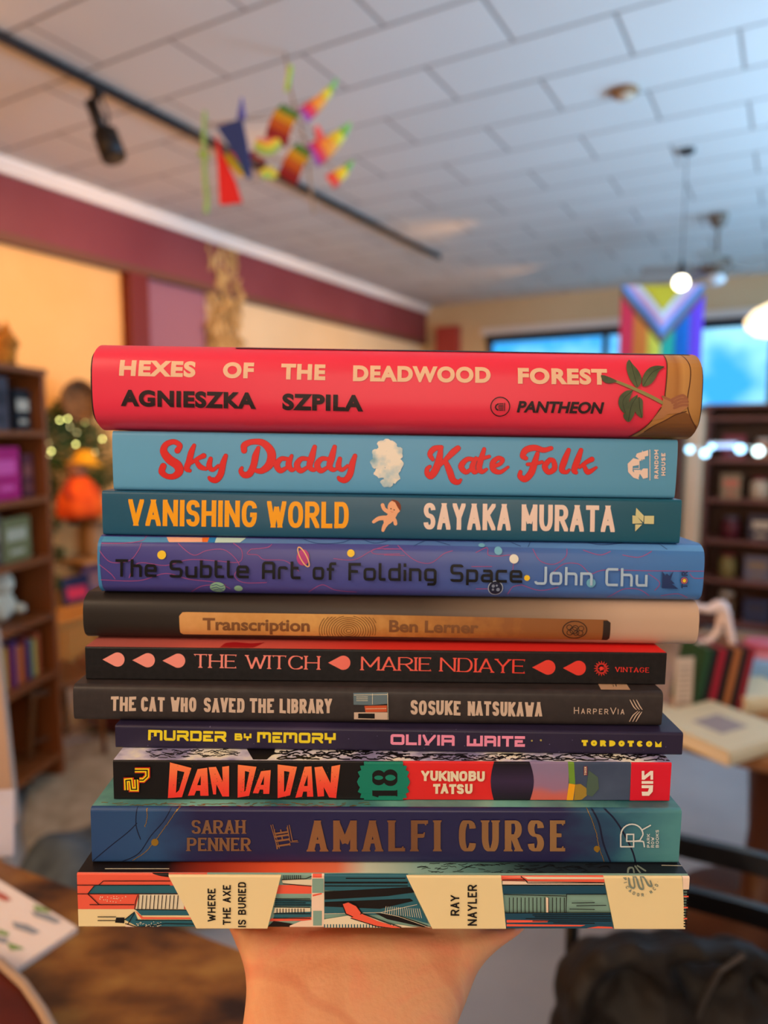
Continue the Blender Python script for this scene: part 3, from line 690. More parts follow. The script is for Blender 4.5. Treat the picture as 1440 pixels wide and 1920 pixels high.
P(K, 'cover_print', zG, [(770, 146), (900, 140), (890, 170), (860, 196), (800, 196)], ink, top=True)
dec(K, 'cover_print', scribble(zG, 880, 1440, 150, 195, 70, 18, 2.2), ink, top=True)
dec(K, 'cover_print', scribble(zH, 0, 1230, 172, 200, 110, 20, 1.8), ink, top=True)

# ---------------- thin violet novella
b = book('murder', 'hardcover_book', 'thin dark violet book with squared yellow and pink lettering'); K = 'murder'
build_cover(b, noise_mat('night_sky_ink', [(.3, '#241f38'), (.6, '#2f2846'), (.75, '#3b3050')], 22, .36))
ye = mat('yellow_ink', '#ecd92a', .4); pk = mat('pink_ink', '#ee93b8', .4)
for t, z, x0, y0, x1, y1, h, m_, w_ in (('MURDER', zG, 343, 111, 683, 118, 19.5, ye, 5), ('BY', zG, 720, 111, 793, 112, 13, ye, 3.6), ('MEMORY', zG, 818, 120, 1160, 125, 19.5, ye, 5), ('OLIVIA', zH, 28, 130, 307, 135, 20, pk, 5.2), ('WAITE', zH, 360, 136, 613, 139, 20, pk, 5.2)):
    dec(K, LET if m_ is ye else 'author_lettering', letters(t, z(x0, y0), z(x1, y1), h, w_, r=.12, gap=2.6, glyphs=GT), m_)
sh = Sh(); z = zH; y = 122
def blk_g(kind, x, w_=27, h_=26):
    a, c_ = x, y + (x-860)*.015; t, bt = c_-h_/2, c_+h_/2
    if kind == 'T': sh.poly([z(*q) for q in [(a, t), (a+w_, t), (a+w_, t+10), (a+w_*.75, t+10), (a+w_*.75, bt), (a+w_*.25, bt), (a+w_*.25, t+10), (a, t+10)]])
    if kind == 'O': sh.poly([z(a+w_/2 + w_/2*math.cos(k*PI/9), c_ + h_/2*math.sin(k*PI/9)) for k in range(18)], [z(a+w_/2 + 3*math.cos(k*PI/3), c_ + 3*math.sin(k*PI/3)) for k in range(6)])
    if kind == 'R': sh.poly([z(*q) for q in [(a, t), (a+w_*.7, t), (a+w_, t+8), (a+w_*.8, c_), (a+w_, bt), (a+w_*.55, bt), (a+w_*.45, c_+4), (a+w_*.4, bt), (a, bt)]])
    if kind == 'D': sh.poly([z(a, t)] + [z(a+w_*.3 + w_*.7*math.cos(k*PI/8 - PI/2), c_ + h_/2*math.sin(k*PI/8 - PI/2)) for k in range(9)] + [z(a, bt)])
    if kind == 'C': sh.poly([z(a+w_/2 + w_/2*math.cos(k*PI/9+.5), c_ + h_/2*math.sin(k*PI/9+.5)) for k in range(16)] + [z(a+w_*.55, c_-2)])
    if kind == 'M': sh.poly([z(*q) for q in [(a, t), (a+w_*.5, c_+2), (a+w_, t), (a+w_, bt), (a, bt)]])
for k, ch in enumerate('TORDOTCOM'): blk_g(ch, 860 + k*40)
dec(K, 'publisher_lettering', sh, ye)
sh = Sh()
for k in range(60): q = (random.uniform(225, 1270), random.uniform(1362, 1412)); sh.circ(q[0], q[1], random.uniform(.4, 1.1), n=6)
dec(K, 'printed_stars', sh, mat('star_ink', '#6e6790', .5))
dec(K, 'printed_stars', Sh().circ(*zH(643, 112), 1.8).circ(*zH(682, 110), 2), mat('star_gold', '#a89c58', .5))

# ---------------- charcoal book with distressed lettering
b = book('cat', 'hardcover_book', 'charcoal book with distressed beige lettering and a tiny book stack picture'); K = 'cat'
build_cover(b, noise_mat('charcoal_ink', [(.2, '#2b2627'), (.8, '#393233')], 300, .42))
zE = Z(130, 1100); zF = Z(720, 1100)
bg = mat('beige_ink', '#cfb7a6', .5)
for t, z, x0, y0, x1, y1 in (('THE', zE, 180, 541, 290, 543), ('CAT', zE, 313, 543, 414, 544), ('WHO', zE, 442, 544, 553, 545), ('SAVED', zE, 585, 546, 762, 548), ('THE', zE, 785, 548, 890, 549), ('LIBRARY', zE, 916, 549, 1142, 551), ('SOSUKE', zF, 115, 556, 333, 559), ('NATSUKAWA', zF, 363, 560, 687, 565)):
    dec(K, LET if z is zE else 'author_lettering', letters(t, z(x0, y0), z(x1, y1), 27, 5.6, r=.4, gap=2.2, jitter=.5), bg)
sh = Sh().join(letters('H', zF(826, 552), zF(848, 552), 12.5, 1.5, r=.4)).join(letters('ARPER', zF(857, 552), zF(975, 554), 10, 1.4, r=.4, gap=4)).join(letters('V', zF(984, 554), zF(1010, 554), 12.5, 1.5)).join(letters('IA', zF(1016, 554), zF(1045, 555), 10, 1.4, gap=4))
dec(K, 'publisher_lettering', sh, bg)
sh = Sh()
for k in range(3):
    o_ = k*14
    brush(sh, [zF(1070 + o_, 492)+(1.2,), zF(1085 + o_, 520)+(2,), zF(1098 + o_*.9, 534)+(1,)]) if k < 3 else None
    brush(sh, [zF(1068 + o_, 586)+(1.2,), zF(1082 + o_, 560)+(2,), zF(1104 + o_*.6, 540 + k*2)+(1,)])
dec(K, 'publisher_mark', sh, bg)
bl = mat('tiny_blue_ink', '#5f7480', .5); og = mat('tiny_orange_ink', '#c4552f', .5)
PI_ = 'book_stack_picture'
P(K, PI_, zE, [(1237, 462), (1387, 460), (1385, 508), (1320, 514), (1238, 512)], bl); P(K, PI_, zE, [(1285, 517), (1383, 515), (1383, 543), (1290, 545)], og)
P(K, PI_, zE, [(1240, 545), (1385, 545), (1385, 578), (1240, 576)], bg); P(K, PI_, zE, [(1258, 550), (1330, 550), (1330, 573), (1258, 571)], blk)
lines(K, PI_, zE, [[(1240, 470), (1385, 468)], [(1250, 478), (1300, 478)], [(1250, 486), (1300, 486)], [(1250, 494), (1300, 494)], [(1320, 464), (1320, 510)], [(1290, 530), (1380, 528)], [(1386, 462), (1388, 578)]], bone, .8)
P(K, 'cover_print', zF, [(922, 405), (1045, 408), (1082, 464), (952, 462)], mat('label_tan', '#c4a184', .5), top=True)
dec(K, 'cover_print', Sh().stroke([zF(975, 425), zF(985, 436)], 1.6).stroke([zF(992, 422), zF(1000, 436)], 1.6).stroke([zF(1008, 422), zF(1012, 436)], 1.6), blk, top=True)
dec(K, 'cover_print', scribble(zE, 180, 1400, 388, 404, 46, 26, .9), mat('faint_maroon', '#5c2b2e', .5), top=True)

# ---------------- black paperback with teardrops
b = book('witch', 'paperback_book', 'thin black paperback with a row of pink and red teardrops and serif capitals'); K = 'witch'
build_cover(b, grad_mat('rose_cover', 'X', 0, b['L'], [(0, '#b0605a'), (.3, '#cc5850'), (.5, '#d8352e'), (1, '#e01d20')], .4))
spine_fill(K, 140, 1260, noise_mat('cracked_black', [(.3, '#151417'), (.7, '#201e21')], 500, .34), 'spine_panel', v0=1211 - 30, v1=1300)
rg = grad_mat('pink_to_red_ink', 'X', 0, b['L'], [(0, '#f29a90'), (.3, '#f18d83'), (.5, '#ef6a5c'), (.75, '#e84337'), (1, '#dd2e28')], .45)
sh = Sh()
def drop(z, tx, cx, cy, r):
    a0 = 2.15
    sh.poly([z(tx, cy)] + [z(cx + r*math.cos(a0 - 2*a0*k/20), cy - r*math.sin(a0 - 2*a0*k/20)) for k in range(21)])
for t_, c_, y_ in ((145, 210, 317), (275, 342, 320), (406, 474, 322), (1127, 1193, 331)): drop(zE, t_, c_, y_, 31)
for t_, c_, y_ in ((645, 714, 351), (779, 847, 354)): drop(zF, t_, c_, y_, 32)
dec(K, 'teardrop_ornaments', sh, rg)
wk = dict(nib=(.2, .3), serif=1.0, r=.5, gap=3.4)
dec(K, LET, letters('THE', zE(542, 352), zE(728, 355), 25.5, 4, **wk), rg); dec(K, LET, letters('WITCH', zE(768, 356), zE(1090, 361), 25.5, 4, **wk), rg)
dec(K, 'author_lettering', letters('MARIE', zE(1270, 363), zF(205, 367), 25.5, 4, **wk), rg); dec(K, 'author_lettering', letters('NDIAYE', zF(243, 368), zF(613, 377), 26, 4, **wk), rg)
dec(K, 'publisher_lettering', letters('VINTAGE', zF(1006, 370), zF(1153, 373), 9.2, 1.5, nib=(.2, .5), serif=.8, r=.5, gap=2.2), rg)
sh = Sh()
for k in range(16):
    a = k*PI/8; c_ = zF(946, 355); f = lambda R, q: (c_[0] + R*math.cos(q), c_[1] + R*math.sin(q)); sh.stroke([f(8, a-.12), f(13.6, a), f(8, a+.22)], 1.1)
sh.stroke([f(8, k*PI/12) for k in range(25)], 1); sh.stroke([f(5.5, 2), f(4, 4)], 1.2); sh.circ(c_[0], c_[1], 3.6); sh.stroke([(c_[0]-6, c_[1]), (c_[0]+6, c_[1])], 1); sh.stroke([(c_[0]+5, c_[1]-5), (c_[0]+5, c_[1]+5)], 1)
dec(K, 'publisher_mark', sh, rg)
sh = Sh().poly([zE(*q) for q in [(655, 265), (680, 246), (720, 242), (790, 248), (850, 244), (800, 266)]])
dec(K, 'cover_print', sh, mat('deep_red_ink', '#a81420', .45), top=True)

# ---------------- black to beige jacket
b = book('trans', 'hardcover_book', 'hardcover fading from black to beige with a tan strip along its spine'); K = 'trans'
build_cover(b, grad_mat('jacket_fade', 'X', 0, b['L'], [(0, '#241f1d'), (.17, '#28221f'), (.33, '#352c28'), (.55, '#4a3d34'), (.75, '#8a7564'), (.88, '#bda28f'), (1, '#c4a894')], .42))
dec(K, 'photo_strip', Sh().poly([(342, 1148), (350, 1147.6), (720, 1153), (1138, 1162), (1145, 1168), (1144, 1195), (1139, 1202), (720, 1195.4), (342, 1191), (337, 1187), (336, 1155)]), grad_mat('tan_sand', 'X', .035, .2, [(0, '#efc79a'), (.1, '#dba76a'), (.35, '#c99350'), (.5, '#d3a25c'), (.75, '#b07a3c'), (1, '#8c5a30')], .5, noise=.05, nscale=220), 'tan photo strip')
P(K, 'photo_strip', zF, [(955, 148), (975, 148), (986, 156), (984, 228), (975, 237), (952, 236)], mat('strip_dark_end', '#2c211c', .5))  # dark brown right end of the printed strip
br = mat('brown_relief_ink', '#7b5230', .5)
dec(K, LET, face('Transcription', zE(580, 190), zE(1047, 197), 23.5, .03), br); dec(K, 'author_lettering', face('Ben Lerner', zE(1392, 198), zF(411, 205), 23, .03), br)
sh = Sh(); c0 = zE(1230, 172)
for k in range(1, 13):
    R = k*3.9; pts = []
    for j in range(-26, 27):
        a = j*PI/26; x = c0[0] + R*1.18*math.cos(a) - 6; y = c0[1] + R*.92*math.sin(a) + 9
        if 1155 < y < 1195 and x < 707: pts.append((x, y))
        elif len(pts) > 1: sh.stroke(pts, 1.1); pts = []
    if len(pts) > 1: sh.stroke(pts, 1.1)
dec(K, 'fingerprint_picture', sh, mat('print_brown', '#6f4d28', .6))
c1 = zF(830, 188); sh = Sh()
oval = lambda rx, ry, cx=c1[0], cy=c1[1]: [(cx + rx*math.cos(k*PI/16), cy + ry*math.sin(k*PI/16)) for k in range(33)]
sh.stroke(oval(22.5, 16.5), 1.7)
for dx, dy, r_ in ((-10, -5, 5), (-9, 5, 5.5), (1, -4, 5), (3, 6, 5), (12, -3, 5), (10, 6, 5.5), (-2, 1, 7)): sh.stroke(oval(r_, r_*.9, c1[0]+dx, c1[1]+dy), 1.2)
dec(K, 'publisher_mark', sh, mat('emblem_brown', '#2f2119', .5))

# ---------------- violet to sky blue book
b = book('subtle', 'hardcover_book', 'violet to sky blue hardcover with wavy pink lines, planets and black squared lettering'); K = 'subtle'
build_cover(b, grad_mat('violet_blue_jacket', 'X', 0, b['L'], [(0, '#40408e'), (.3, '#484694'), (.55, '#454f9e'), (.75, '#4468b2'), (.9, '#4576c0'), (1, '#437cc6')], .34, noise=.02, nscale=30, coat=.15))
zC = Z(130, 890); zD = Z(720, 890)
skyb = grad_mat('sky_cover', 'X', 0, b['L'], [(0, '#4a98c8'), (.3, '#5a80bc'), (.6, '#5078bc'), (1, '#5b9ae0')], .34)
sh = Sh().poly([(150, 990), (1335, 1008), (1335, 1035), (1318, 1035), (720, 1022), (190, 1017), (150, 1016)]); dec(K, 'spine_panel', sh, skyb)
dec(K, 'spine_panel', Sh().poly([(175, 1000), (189, 1000), (187, 1050), (192, 1115), (175, 1115)]), mat('edge_blue', '#3f86c0', .34))
pl = mat('pink_line_ink', '#a04f90', .45); bl_ = mat('blue_line_ink', '#2e4a86', .45)
W_ = [(zC, [(135, 300), (230, 300), (310, 290), (320, 268)]), (zC, [(130, 330), (180, 380), (260, 375), (300, 330), (310, 298)]), (zC, [(130, 390), (180, 430), (200, 455)]), (zC, [(135, 458), (300, 462), (420, 430), (520, 455), (640, 470), (700, 500)]), (zC, [(260, 450), (300, 385), (420, 395), (520, 370), (640, 375), (740, 380), (750, 330), (710, 300)]), (zC, [(470, 300), (540, 350), (600, 330), (680, 330), (740, 390), (720, 440), (760, 470), (860, 470)]), (zC, [(790, 325), (775, 345), (820, 350), (850, 370), (940, 375), (1000, 420)]), (zC, [(790, 325), (860, 318), (880, 305)]), (zC, [(520, 520), (580, 485), (680, 480)]), (zC, [(1040, 515), (1100, 480), (1160, 505), (1250, 515)]), (zC, [(1150, 365), (1240, 370), (1320, 330), (1390, 310)]), (zC, [(1440, 325), (1330, 325), (1330, 345), (1440, 345)]),
      (zD, [(60, 310), (130, 370), (200, 385), (260, 345), (300, 332)]), (zD, [(400, 340), (450, 320), (455, 350), (500, 355), (560, 355), (560, 420)]), (zD, [(650, 325), (680, 375), (740, 390), (790, 360), (800, 325)]), (zD, [(870, 330), (940, 350), (990, 335)]), (zD, [(720, 440), (780, 390), (850, 390), (900, 430), (960, 415), (1140, 418), (1395, 420)]), (zD, [(600, 480), (680, 505), (760, 490)]), (zD, [(980, 540), (1040, 500), (1110, 500), (1160, 530)]), (zD, [(1330, 430), (1350, 450), (1395, 450)]), (zD, [(1040, 350), (1110, 360), (1170, 335)]), (zD, [(0, 325), (80, 325)]), (zD, [(0, 350), (90, 352)]), (zD, [(400, 498), (500, 498)]), (zD, [(540, 525), (560, 490), (600, 480)]), (zD, [(380, 400), (470, 400)]), (zD, [(1150, 430), (1200, 470), (1180, 505)]), (zD, [(1210, 530), (1280, 520), (1330, 540)])]
sh = Sh()
for z, q in W_: brush(sh, [z(*p)+(1.3,) for p in q], round_ends=False)
dec(K, 'wavy_lines', sh, pl)
sh = Sh()
for z, q in ((zD, [(130, 312), (200, 292), (290, 310)]), (zD, [(630, 318), (660, 292), (720, 290)]), (zD, [(440, 300), (520, 290), (600, 315)]), (zD, [(850, 290), (950, 310), (1090, 300), (1100, 285)]), (zD, [(1140, 290), (1200, 300), (1240, 328)]), (zC, [(1010, 285), (1080, 302), (1180, 300), (1230, 285)]), (zC, [(1270, 285), (1330, 302), (1400, 290)])): brush(sh, [z(*p)+(1.1,) for p in q], round_ends=False)
dec(K, 'wavy_lines', sh, bl_)
P(K, 'cover_print', zC, [(395, 262), (560, 262), (600, 296), (430, 296)], mat('peach_ink', '#f0b69a', .4), top=False)
P(K, 'cover_print', zC, [(560, 262), (600, 262), (598, 296), (575, 296)], mat('orange_ink', '#e8762e', .4)); P(K, 'cover_print', zC, [(604, 264), (632, 264), (630, 298), (598, 296)], mat('azure_ink', '#2b82c8', .4)); P(K, 'cover_print', zC, [(632, 264), (780, 268), (740, 298), (630, 298)], mat('mint_ink', '#bcdcd8', .4))
yl = mat('planet_yellow', '#f0cb2e', .4)
dec(K, 'planet_pictures', Sh().circ(*zC(403, 349), 8.2).circ(*zC(1226, 342), 7).circ(*zD(622, 449), 5.4), yl)
dec(K, 'planet_pictures', Sh().circ(*zC(645, 492), 14.5, 10.5).circ(*zC(735, 497), 8, 6), mat('planet_green', '#8bb9a0', .4))
lines(K, 'planet_pictures', zC, [[(618, 484), (640, 478), (660, 488), (675, 482)], [(616, 496), (640, 490), (660, 500), (674, 494)], [(625, 506), (645, 502), (665, 508)]], bl_, 1.2)
dec(K, 'planet_pictures', Sh().circ(*zC(1018, 360), 12, 15), mat('planet_magenta', '#b03a86', .4))
sh = Sh(); c_ = zC(1020, 358); sh.stroke([(c_[0] + 21*math.cos(a)*math.cos(1.1) - 6*math.sin(a)*math.sin(1.1), c_[1] + 21*math.cos(a)*math.sin(1.1)*.95 + 6*math.sin(a)*math.cos(1.1)) for a in [k*PI/14 for k in range(29)]], 2.2)
dec(K, 'planet_pictures', sh, mat('ring_ink', '#e3b27c', .4))
dec(K, 'planet_pictures', Sh().circ(*zD(498, 332), 7.4).circ(*zD(900, 470), 8.6).circ(*zD(428, 310), 6.2, 3), mat('planet_blue', '#6db2d4', .4))
dec(K, 'planet_pictures', Sh().circ(*zD(565, 366), 8.6), mat('planet_white', '#e4e4dc', .4)); dec(K, 'planet_pictures', Sh().circ(*zD(485, 493), 14.2), mat('planet_rim', '#a4b4cc', .4)); dec(K, 'planet_pictures', Sh().circ(*zD(485, 493), 12.6), mat('planet_dark', '#1e2440', .4))
dec(K, 'planet_pictures', Sh().circ(*zD(475, 484), 3).circ(*zD(496, 500), 3.4).circ(*zD(490, 482), 2).circ(*zD(474, 500), 2.2), mat('planet_grey', '#7d8ba8', .4))
bkl = mat('gloss_black_ink', '#0b0b10', .35); slv = mat('silver_blue_ink', '#a9c6e4', .35)
for t, z0, x0, y0, z1, x1, y1 in (('The', zC, 203, 443, zC, 382, 445), ('Subtle', zC, 438, 447, zC, 783, 450), ('Art', zC, 840, 453, zC, 1008, 454), ('of', zC, 1060, 456, zC, 1162, 457), ('Folding', zC, 1215, 459, zD, 228, 463), ('Space', zD, 287, 465, zD, 600, 470)):
    dec(K, LET, letters(t, z0(x0, y0), z1(x1, y1), 33, 5.2, r=.2, gap=5, glyphs=GL), bkl)
for t, x0, y0, x1, y1 in (('John', 652, 477, 905, 481), ('Chu', 960, 483, 1143, 486)): dec(K, 'author_lettering', letters(t, zD(x0, y0), zD(x1, y1), 34, 4.8, r=.2, gap=5, glyphs=GL), slv)
z7 = Z(1180, 750, 3.84); nv = mat('navy_ink', '#24386e', .4)
dec(K, 'publisher_mark', Sh().poly([z7(*q) for q in [(230, 1228), (252, 1262), (262, 1246), (282, 1262), (310, 1230), (290, 1290), (318, 1318), (300, 1322), (348, 1356), (228, 1352)]]), nv)
for ch, y_ in (('T', 1352), ('R', 1262)): dec(K, 'publisher_lettering', letters(ch, z7(411, y_), z7(411, y_-30), 11.5, 2.6, r=.4), nv)
dec(K, 'publisher_mark', Sh().circ(*z7(386, 1296), 7), nv); dec(K, 'publisher_mark', Sh().circ(*z7(386, 1296), 6), mat('ring_rose', '#c8687c', .4)); dec(K, 'publisher_mark', Sh().circ(*z7(386, 1296), 4.6), nv); dec(K, 'publisher_mark', Sh().circ(*z7(386, 1296), 3.4), yl)

# ---------------- dark teal book
b = book('vanish', 'hardcover_book', 'dark teal book with amber and pale pink condensed capitals and a baby doll picture'); K = 'vanish'
build_cover(b, grad_mat('teal_jacket', 'X', 0, b['L'], [(0, '#1f5878'), (.5, '#195272'), (1, '#185a74')], .32, coat=.2))
am = mat('amber_ink', '#f6a80c', .4); pp = mat('pale_rose_ink', '#ecd5cc', .4)
ck = dict(r=.42, gap=3.6)
for t, z0, x0, y0, z1, x1, y1, m_ in (('VANISHING', zC, 256, 222, zC, 816, 229, am), ('WORLD', zC, 860, 230, zC, 1216, 234, am), ('SAYAKA', zD, 172, 238, zD, 551, 243, pp), ('MURATA', zD, 598, 244, zD, 1004, 250, pp)):
    dec(K, LET if m_ is am else 'author_lettering', letters(t, z0(x0, y0), z1(x1, y1), 49.5, 8.6, wid=dict(WID, I=0, M=1.25, W=1.5, E=.7, L=.66, A=1.05, V=1.08, S=.86), **ck), m_)
dl = mat('doll_skin_ink', '#eeb08a', .45); ds = mat('doll_shade_ink', '#d9825c', .45)
sh = Sh(); brush(sh, [zC(1418, 162)+(12,), zC(1400, 185)+(16,), zC(1385, 200)+(15,)]); brush(sh, [zC(1388, 188)+(9,), zC(1350, 190)+(8,), zC(1325, 205)+(6,)]); brush(sh, [zC(1385, 205)+(10,), zC(1372, 225)+(8,), zC(1366, 242)+(6,)])
brush(sh, [zC(1395, 165)+(8,), zC(1372, 150)+(7,), zC(1364, 132)+(7,)]); brush(sh, [zD(24, 176)+(8,), zD(45, 195)+(7,), zD(50, 213)+(7,)]); sh.circ(*zD(45, 142), 12.5, 13)
dec(K, 'doll_picture', sh, dl, 'tiny baby doll')
dec(K, 'doll_picture', Sh().poly([zD(40 + 34*math.cos(a), 142 + 33*math.sin(a)) for a in [-1.9 + k*.24 for k in range(11)]] + [zD(58, 140), zD(48, 120)]), mat('doll_hair_ink', '#7a3a22', .5))
dec(K, 'doll_picture', Sh().circ(*zD(30, 148), 1.1).circ(*zD(44, 153), 1.1), ink); dec(K, 'doll_picture', Sh().stroke([zD(28, 158), zD(34, 163), zD(41, 162)], .9), ds)
sh = Sh()
for q in ([(20, 830), (50, 834), (93, 887), (20, 890)], [(48, 776), (102, 832), (98, 880), (42, 828)], [(106, 833), (176, 833), (174, 892), (104, 890)], [(40, 895), (90, 895), (40, 946)]): sh.poly([z7(*p) for p in q])
dec(K, 'publisher_mark', sh, mat('pale_olive_ink', '#cfcd9c', .45))

# ---------------- light blue book
b = book('sky', 'hardcover_book', 'light blue hardcover with plump red cursive lettering and a small cloud'); K = 'sky'
build_cover(b, grad_mat('light_blue_jacket', 'X', 0, b['L'], [(0, '#62a8d6'), (.5, '#58a0d2'), (1, '#589cc6')], .36, coat=.1))
zA = Z(140, 620); zB = Z(720, 620); sred = mat('cursive_red', '#da2524', .38); sout = mat('cursive_outline', '#8b2f34', .4)
def bowl(x, y, s=1): return [(x + 30*s, y - 22, 14), (x - 2, y - 24, 18), (x - 22*s, y + 2, 25), (x - 6, y + 28, 20), (x + 22*s, y + 14, 13)]
def yy(x): return [[(x, 558, 16), (x - 6, 590, 23), (x + 10, 606, 15), (x + 34, 588, 11)], [(x + 66, 545, 16), (x + 54, 580, 25), (x + 44, 625, 26), (x + 24, 650, 24), (x + 2, 648, 18), (x - 6, 640, 12)]]
SK = [[(448, 522, 24), (458, 500, 20), (432, 484, 20), (398, 496, 24), (388, 526, 30), (412, 560, 36), (448, 586, 38), (455, 614, 34), (432, 634, 24), (402, 634, 20), (380, 615, 26), (386, 590, 26)],
      [(520, 500, 14), (508, 530, 24), (498, 570, 25), (488, 600, 22), (502, 610, 12)], [(562, 545, 21), (538, 556, 15), (508, 576, 12)], [(530, 568, 15), (546, 592, 21), (572, 602, 12)]] + yy(592)
SK += [[(738, 522, 24), (740, 498, 26), (775, 484, 22), (822, 490, 28), (856, 530, 36), (850, 580, 36), (815, 610, 24), (784, 608, 14)], [(800, 510, 14), (788, 545, 27), (780, 585, 27), (762, 622, 28), (738, 628, 24), (724, 612, 18), (728, 598, 12)]]
for x in (902, 990, 1078): SK.append(bowl(x, 582))
SK += [[(945, 545, 12), (932, 580, 25), (944, 606, 17), (962, 600, 10)]]
for x in (1045, 1132): SK.append([(x, 506, 16), (x - 12, 550, 27), (x - 22, 590, 24), (x - 6, 606, 16), (x + 10, 600, 10)])
SK += yy(1155)
KF = [[(248, 510, 16), (240, 560, 28), (225, 605, 30), (204, 632, 28), (188, 622, 20), (188, 602, 16), (200, 592, 12)], [(212, 560, 14), (200, 538, 20), (218, 514, 22), (250, 508, 16)], [(322, 512, 22), (300, 530, 26), (270, 560, 18), (245, 585, 12)], [(268, 570, 18), (285, 610, 27), (300, 650, 25), (322, 660, 20), (334, 650, 10)],
      [(395, 562, 14), (362, 560, 18), (336, 590, 24), (356, 616, 18), (382, 600, 12)], [(400, 555, 12), (385, 592, 24), (394, 616, 17), (412, 608, 10)], [(436, 516, 14), (424, 555, 22), (414, 595, 24), (426, 614, 18), (446, 604, 10)], [(402, 560, 13), (430, 556, 13), (458, 548, 12)],
      [(474, 592, 14), (505, 580, 14), (516, 562, 16), (496, 555, 16), (474, 575, 22), (476, 605, 22), (505, 616, 16), (540, 594, 8)],
      [(728, 512, 16), (695, 520, 20), (655, 510, 24), (618, 520, 26), (604, 545, 22), (618, 556, 16)], [(668, 535, 16), (654, 580, 26), (640, 620, 28), (614, 646, 26), (592, 634, 20), (594, 615, 14)], [(625, 582, 12), (655, 580, 12), (688, 572, 12)],
      [(722, 562, 18), (700, 590, 23), (716, 616, 20), (742, 600, 22), (738, 568, 18), (722, 562, 18)], [(804, 520, 16), (786, 565, 26), (774, 606, 22), (794, 616, 14), (806, 606, 8)], [(858, 520, 16), (842, 565, 26), (828, 606, 24), (836, 618, 14)], [(905, 560, 20), (882, 572, 16), (852, 594, 12)], [(872, 590, 14), (888, 616, 20), (924, 596, 8)]]
for k_, m_ in ((6.2, sout), (3.2, sred)):
    for z, S_, nm in ((zA, SK, LET), (zB, KF, 'author_lettering')):
        sh = Sh()
        for q in S_: brush(sh, [z(p[0], p[1]) + ((p[2]*.9 + k_)/2.3226,) for p in q])
        dec(K, nm, sh, m_)
sh = Sh(); cl = mat('cloud_ink', '#c2d6e0', .5); cw = mat('cloud_white_ink', '#efe9e0', .5)
random.seed(3)
blobs = [(725, 835, 17, 11), (712, 852, 14, 12), (740, 850, 15, 14), (707, 868, 12, 10), (738, 872, 17, 15), (716, 886, 14, 10), (735, 893, 14, 13), (726, 905, 12, 8), (722, 865, 12, 12)]
for x, y_, a, c_ in blobs:
    n = 22; sh.poly([(x + a*(1.05 + .12*math.sin(5*k*2*PI/n + x))*math.cos(2*PI*k/n), y_ + c_*(1.05 + .14*math.sin(7*k*2*PI/n))*math.sin(2*PI*k/n)) for k in range(n)])
cm_ = noise_mat('cloud_ink', [(.28, '#7fb0c8'), (.4, '#b9d2de'), (.55, '#f2ece2')], 130, .5, 3)
dec(K, 'cloud_picture', sh, cm_)
sh = Sh()
for q in ([(1100, 535), (1150, 520), (1150, 545), (1135, 548), (1135, 560), (1110, 560), (1095, 548)], [(1060, 580), (1085, 555), (1110, 562), (1108, 585), (1082, 590), (1082, 612), (1100, 625), (1110, 648), (1085, 640), (1062, 615)], [(1110, 618), (1128, 600), (1148, 600), (1148, 640), (1128, 645)], [(1085, 560), (1120, 560), (1120, 566), (1080, 570)], [(1086, 606), (1118, 606), (1108, 640), (1096, 640)]): sh.poly([zB(*p) for p in q])
sh.stroke([zB(1157, 518), zB(1157, 652)], 1.4); sh.stroke([zB(1125, 522), zB(1125, 565)], 1.2); sh.stroke([zB(1085, 600), zB(1110, 600), zB(1110, 560)], 1.2)
dec(K, 'publisher_mark', sh, pp)
dec(K, 'publisher_lettering', letters('RANDOM', zB(1194, 644), zB(1194, 519), 7.6, 2, r=.42, gap=1.8), pp); dec(K, 'publisher_lettering', letters('HOUSE', zB(1224, 631), zB(1224, 533), 7.6, 2, r=.42, gap=1.8), pp)

# ---------------- pink hardcover on top
b = book('pink', 'hardcover_book', 'hot pink hardcover with a hand and leafy twig on its spine, topmost of the stack'); K = 'pink'
build_cover(b, grad_mat('hot_pink_jacket', 'X', 0, b['L'], [(0, '#ec3654'), (.5, '#ed3652'), (1, '#ec3652')], .36, coat=.1))
bd = mat('black_board', '#1a1516', .5); T = b['T']; Lb = b['L']
for sx, x0 in ((-1, -.0012), (1, Lb + .0012)):
    prof = [(front_y(b, T*k/20)*.9 + .0016, T*k/20*.93 + T*.035) for k in range(21)] + [(b['W'] - .002, T*.965), (b['W'] - .002, T*.965 - .0024)] + [(p[0] + .003, p[1]) for p in [(front_y(b, T*k/20)*.9 + .0016, T*k/20*.8 + T*.1) for k in range(20, -1, -1)]] + [(b['W'] - .002, T*.035 + .0024), (b['W'] - .002, T*.035)]
    bm = bmesh.new(); A = [bm.verts.new((x0, y, z)) for y, z in prof]; C = [bm.verts.new((x0 - sx*.003, y, z)) for y, z in prof]; n = len(prof)
    bm.faces.new(A); bm.faces.new(C[::-1])
    for i in range(n): bm.faces.new((A[i], A[(i+1) % n], C[(i+1) % n], C[i]))
    o = link_mesh('binding_board', bm, bd, b['root']); o['label'] = 'black board edge beyond the jacket'
pc = mat('peach_title_ink', '#efc6a6', .45); bk = mat('warm_black_ink', '#26151a', .45)
for t, z0, x0, y0, z1, x1, y1 in (('HEXES', zA, 193, 196, zA, 525, 203), ('OF', zA, 645, 206, zA, 779, 208), ('THE', zA, 898, 212, zA, 1091, 216), ('DEADWOOD', zA, 1212, 220, zB, 464, 228), ('FOREST', zB, 583, 231, zB, 972, 236)):
    dec(K, LET, face(t, z0(x0, y0), z1(x1, y1), 30, .05, spacing=1.12), pc)
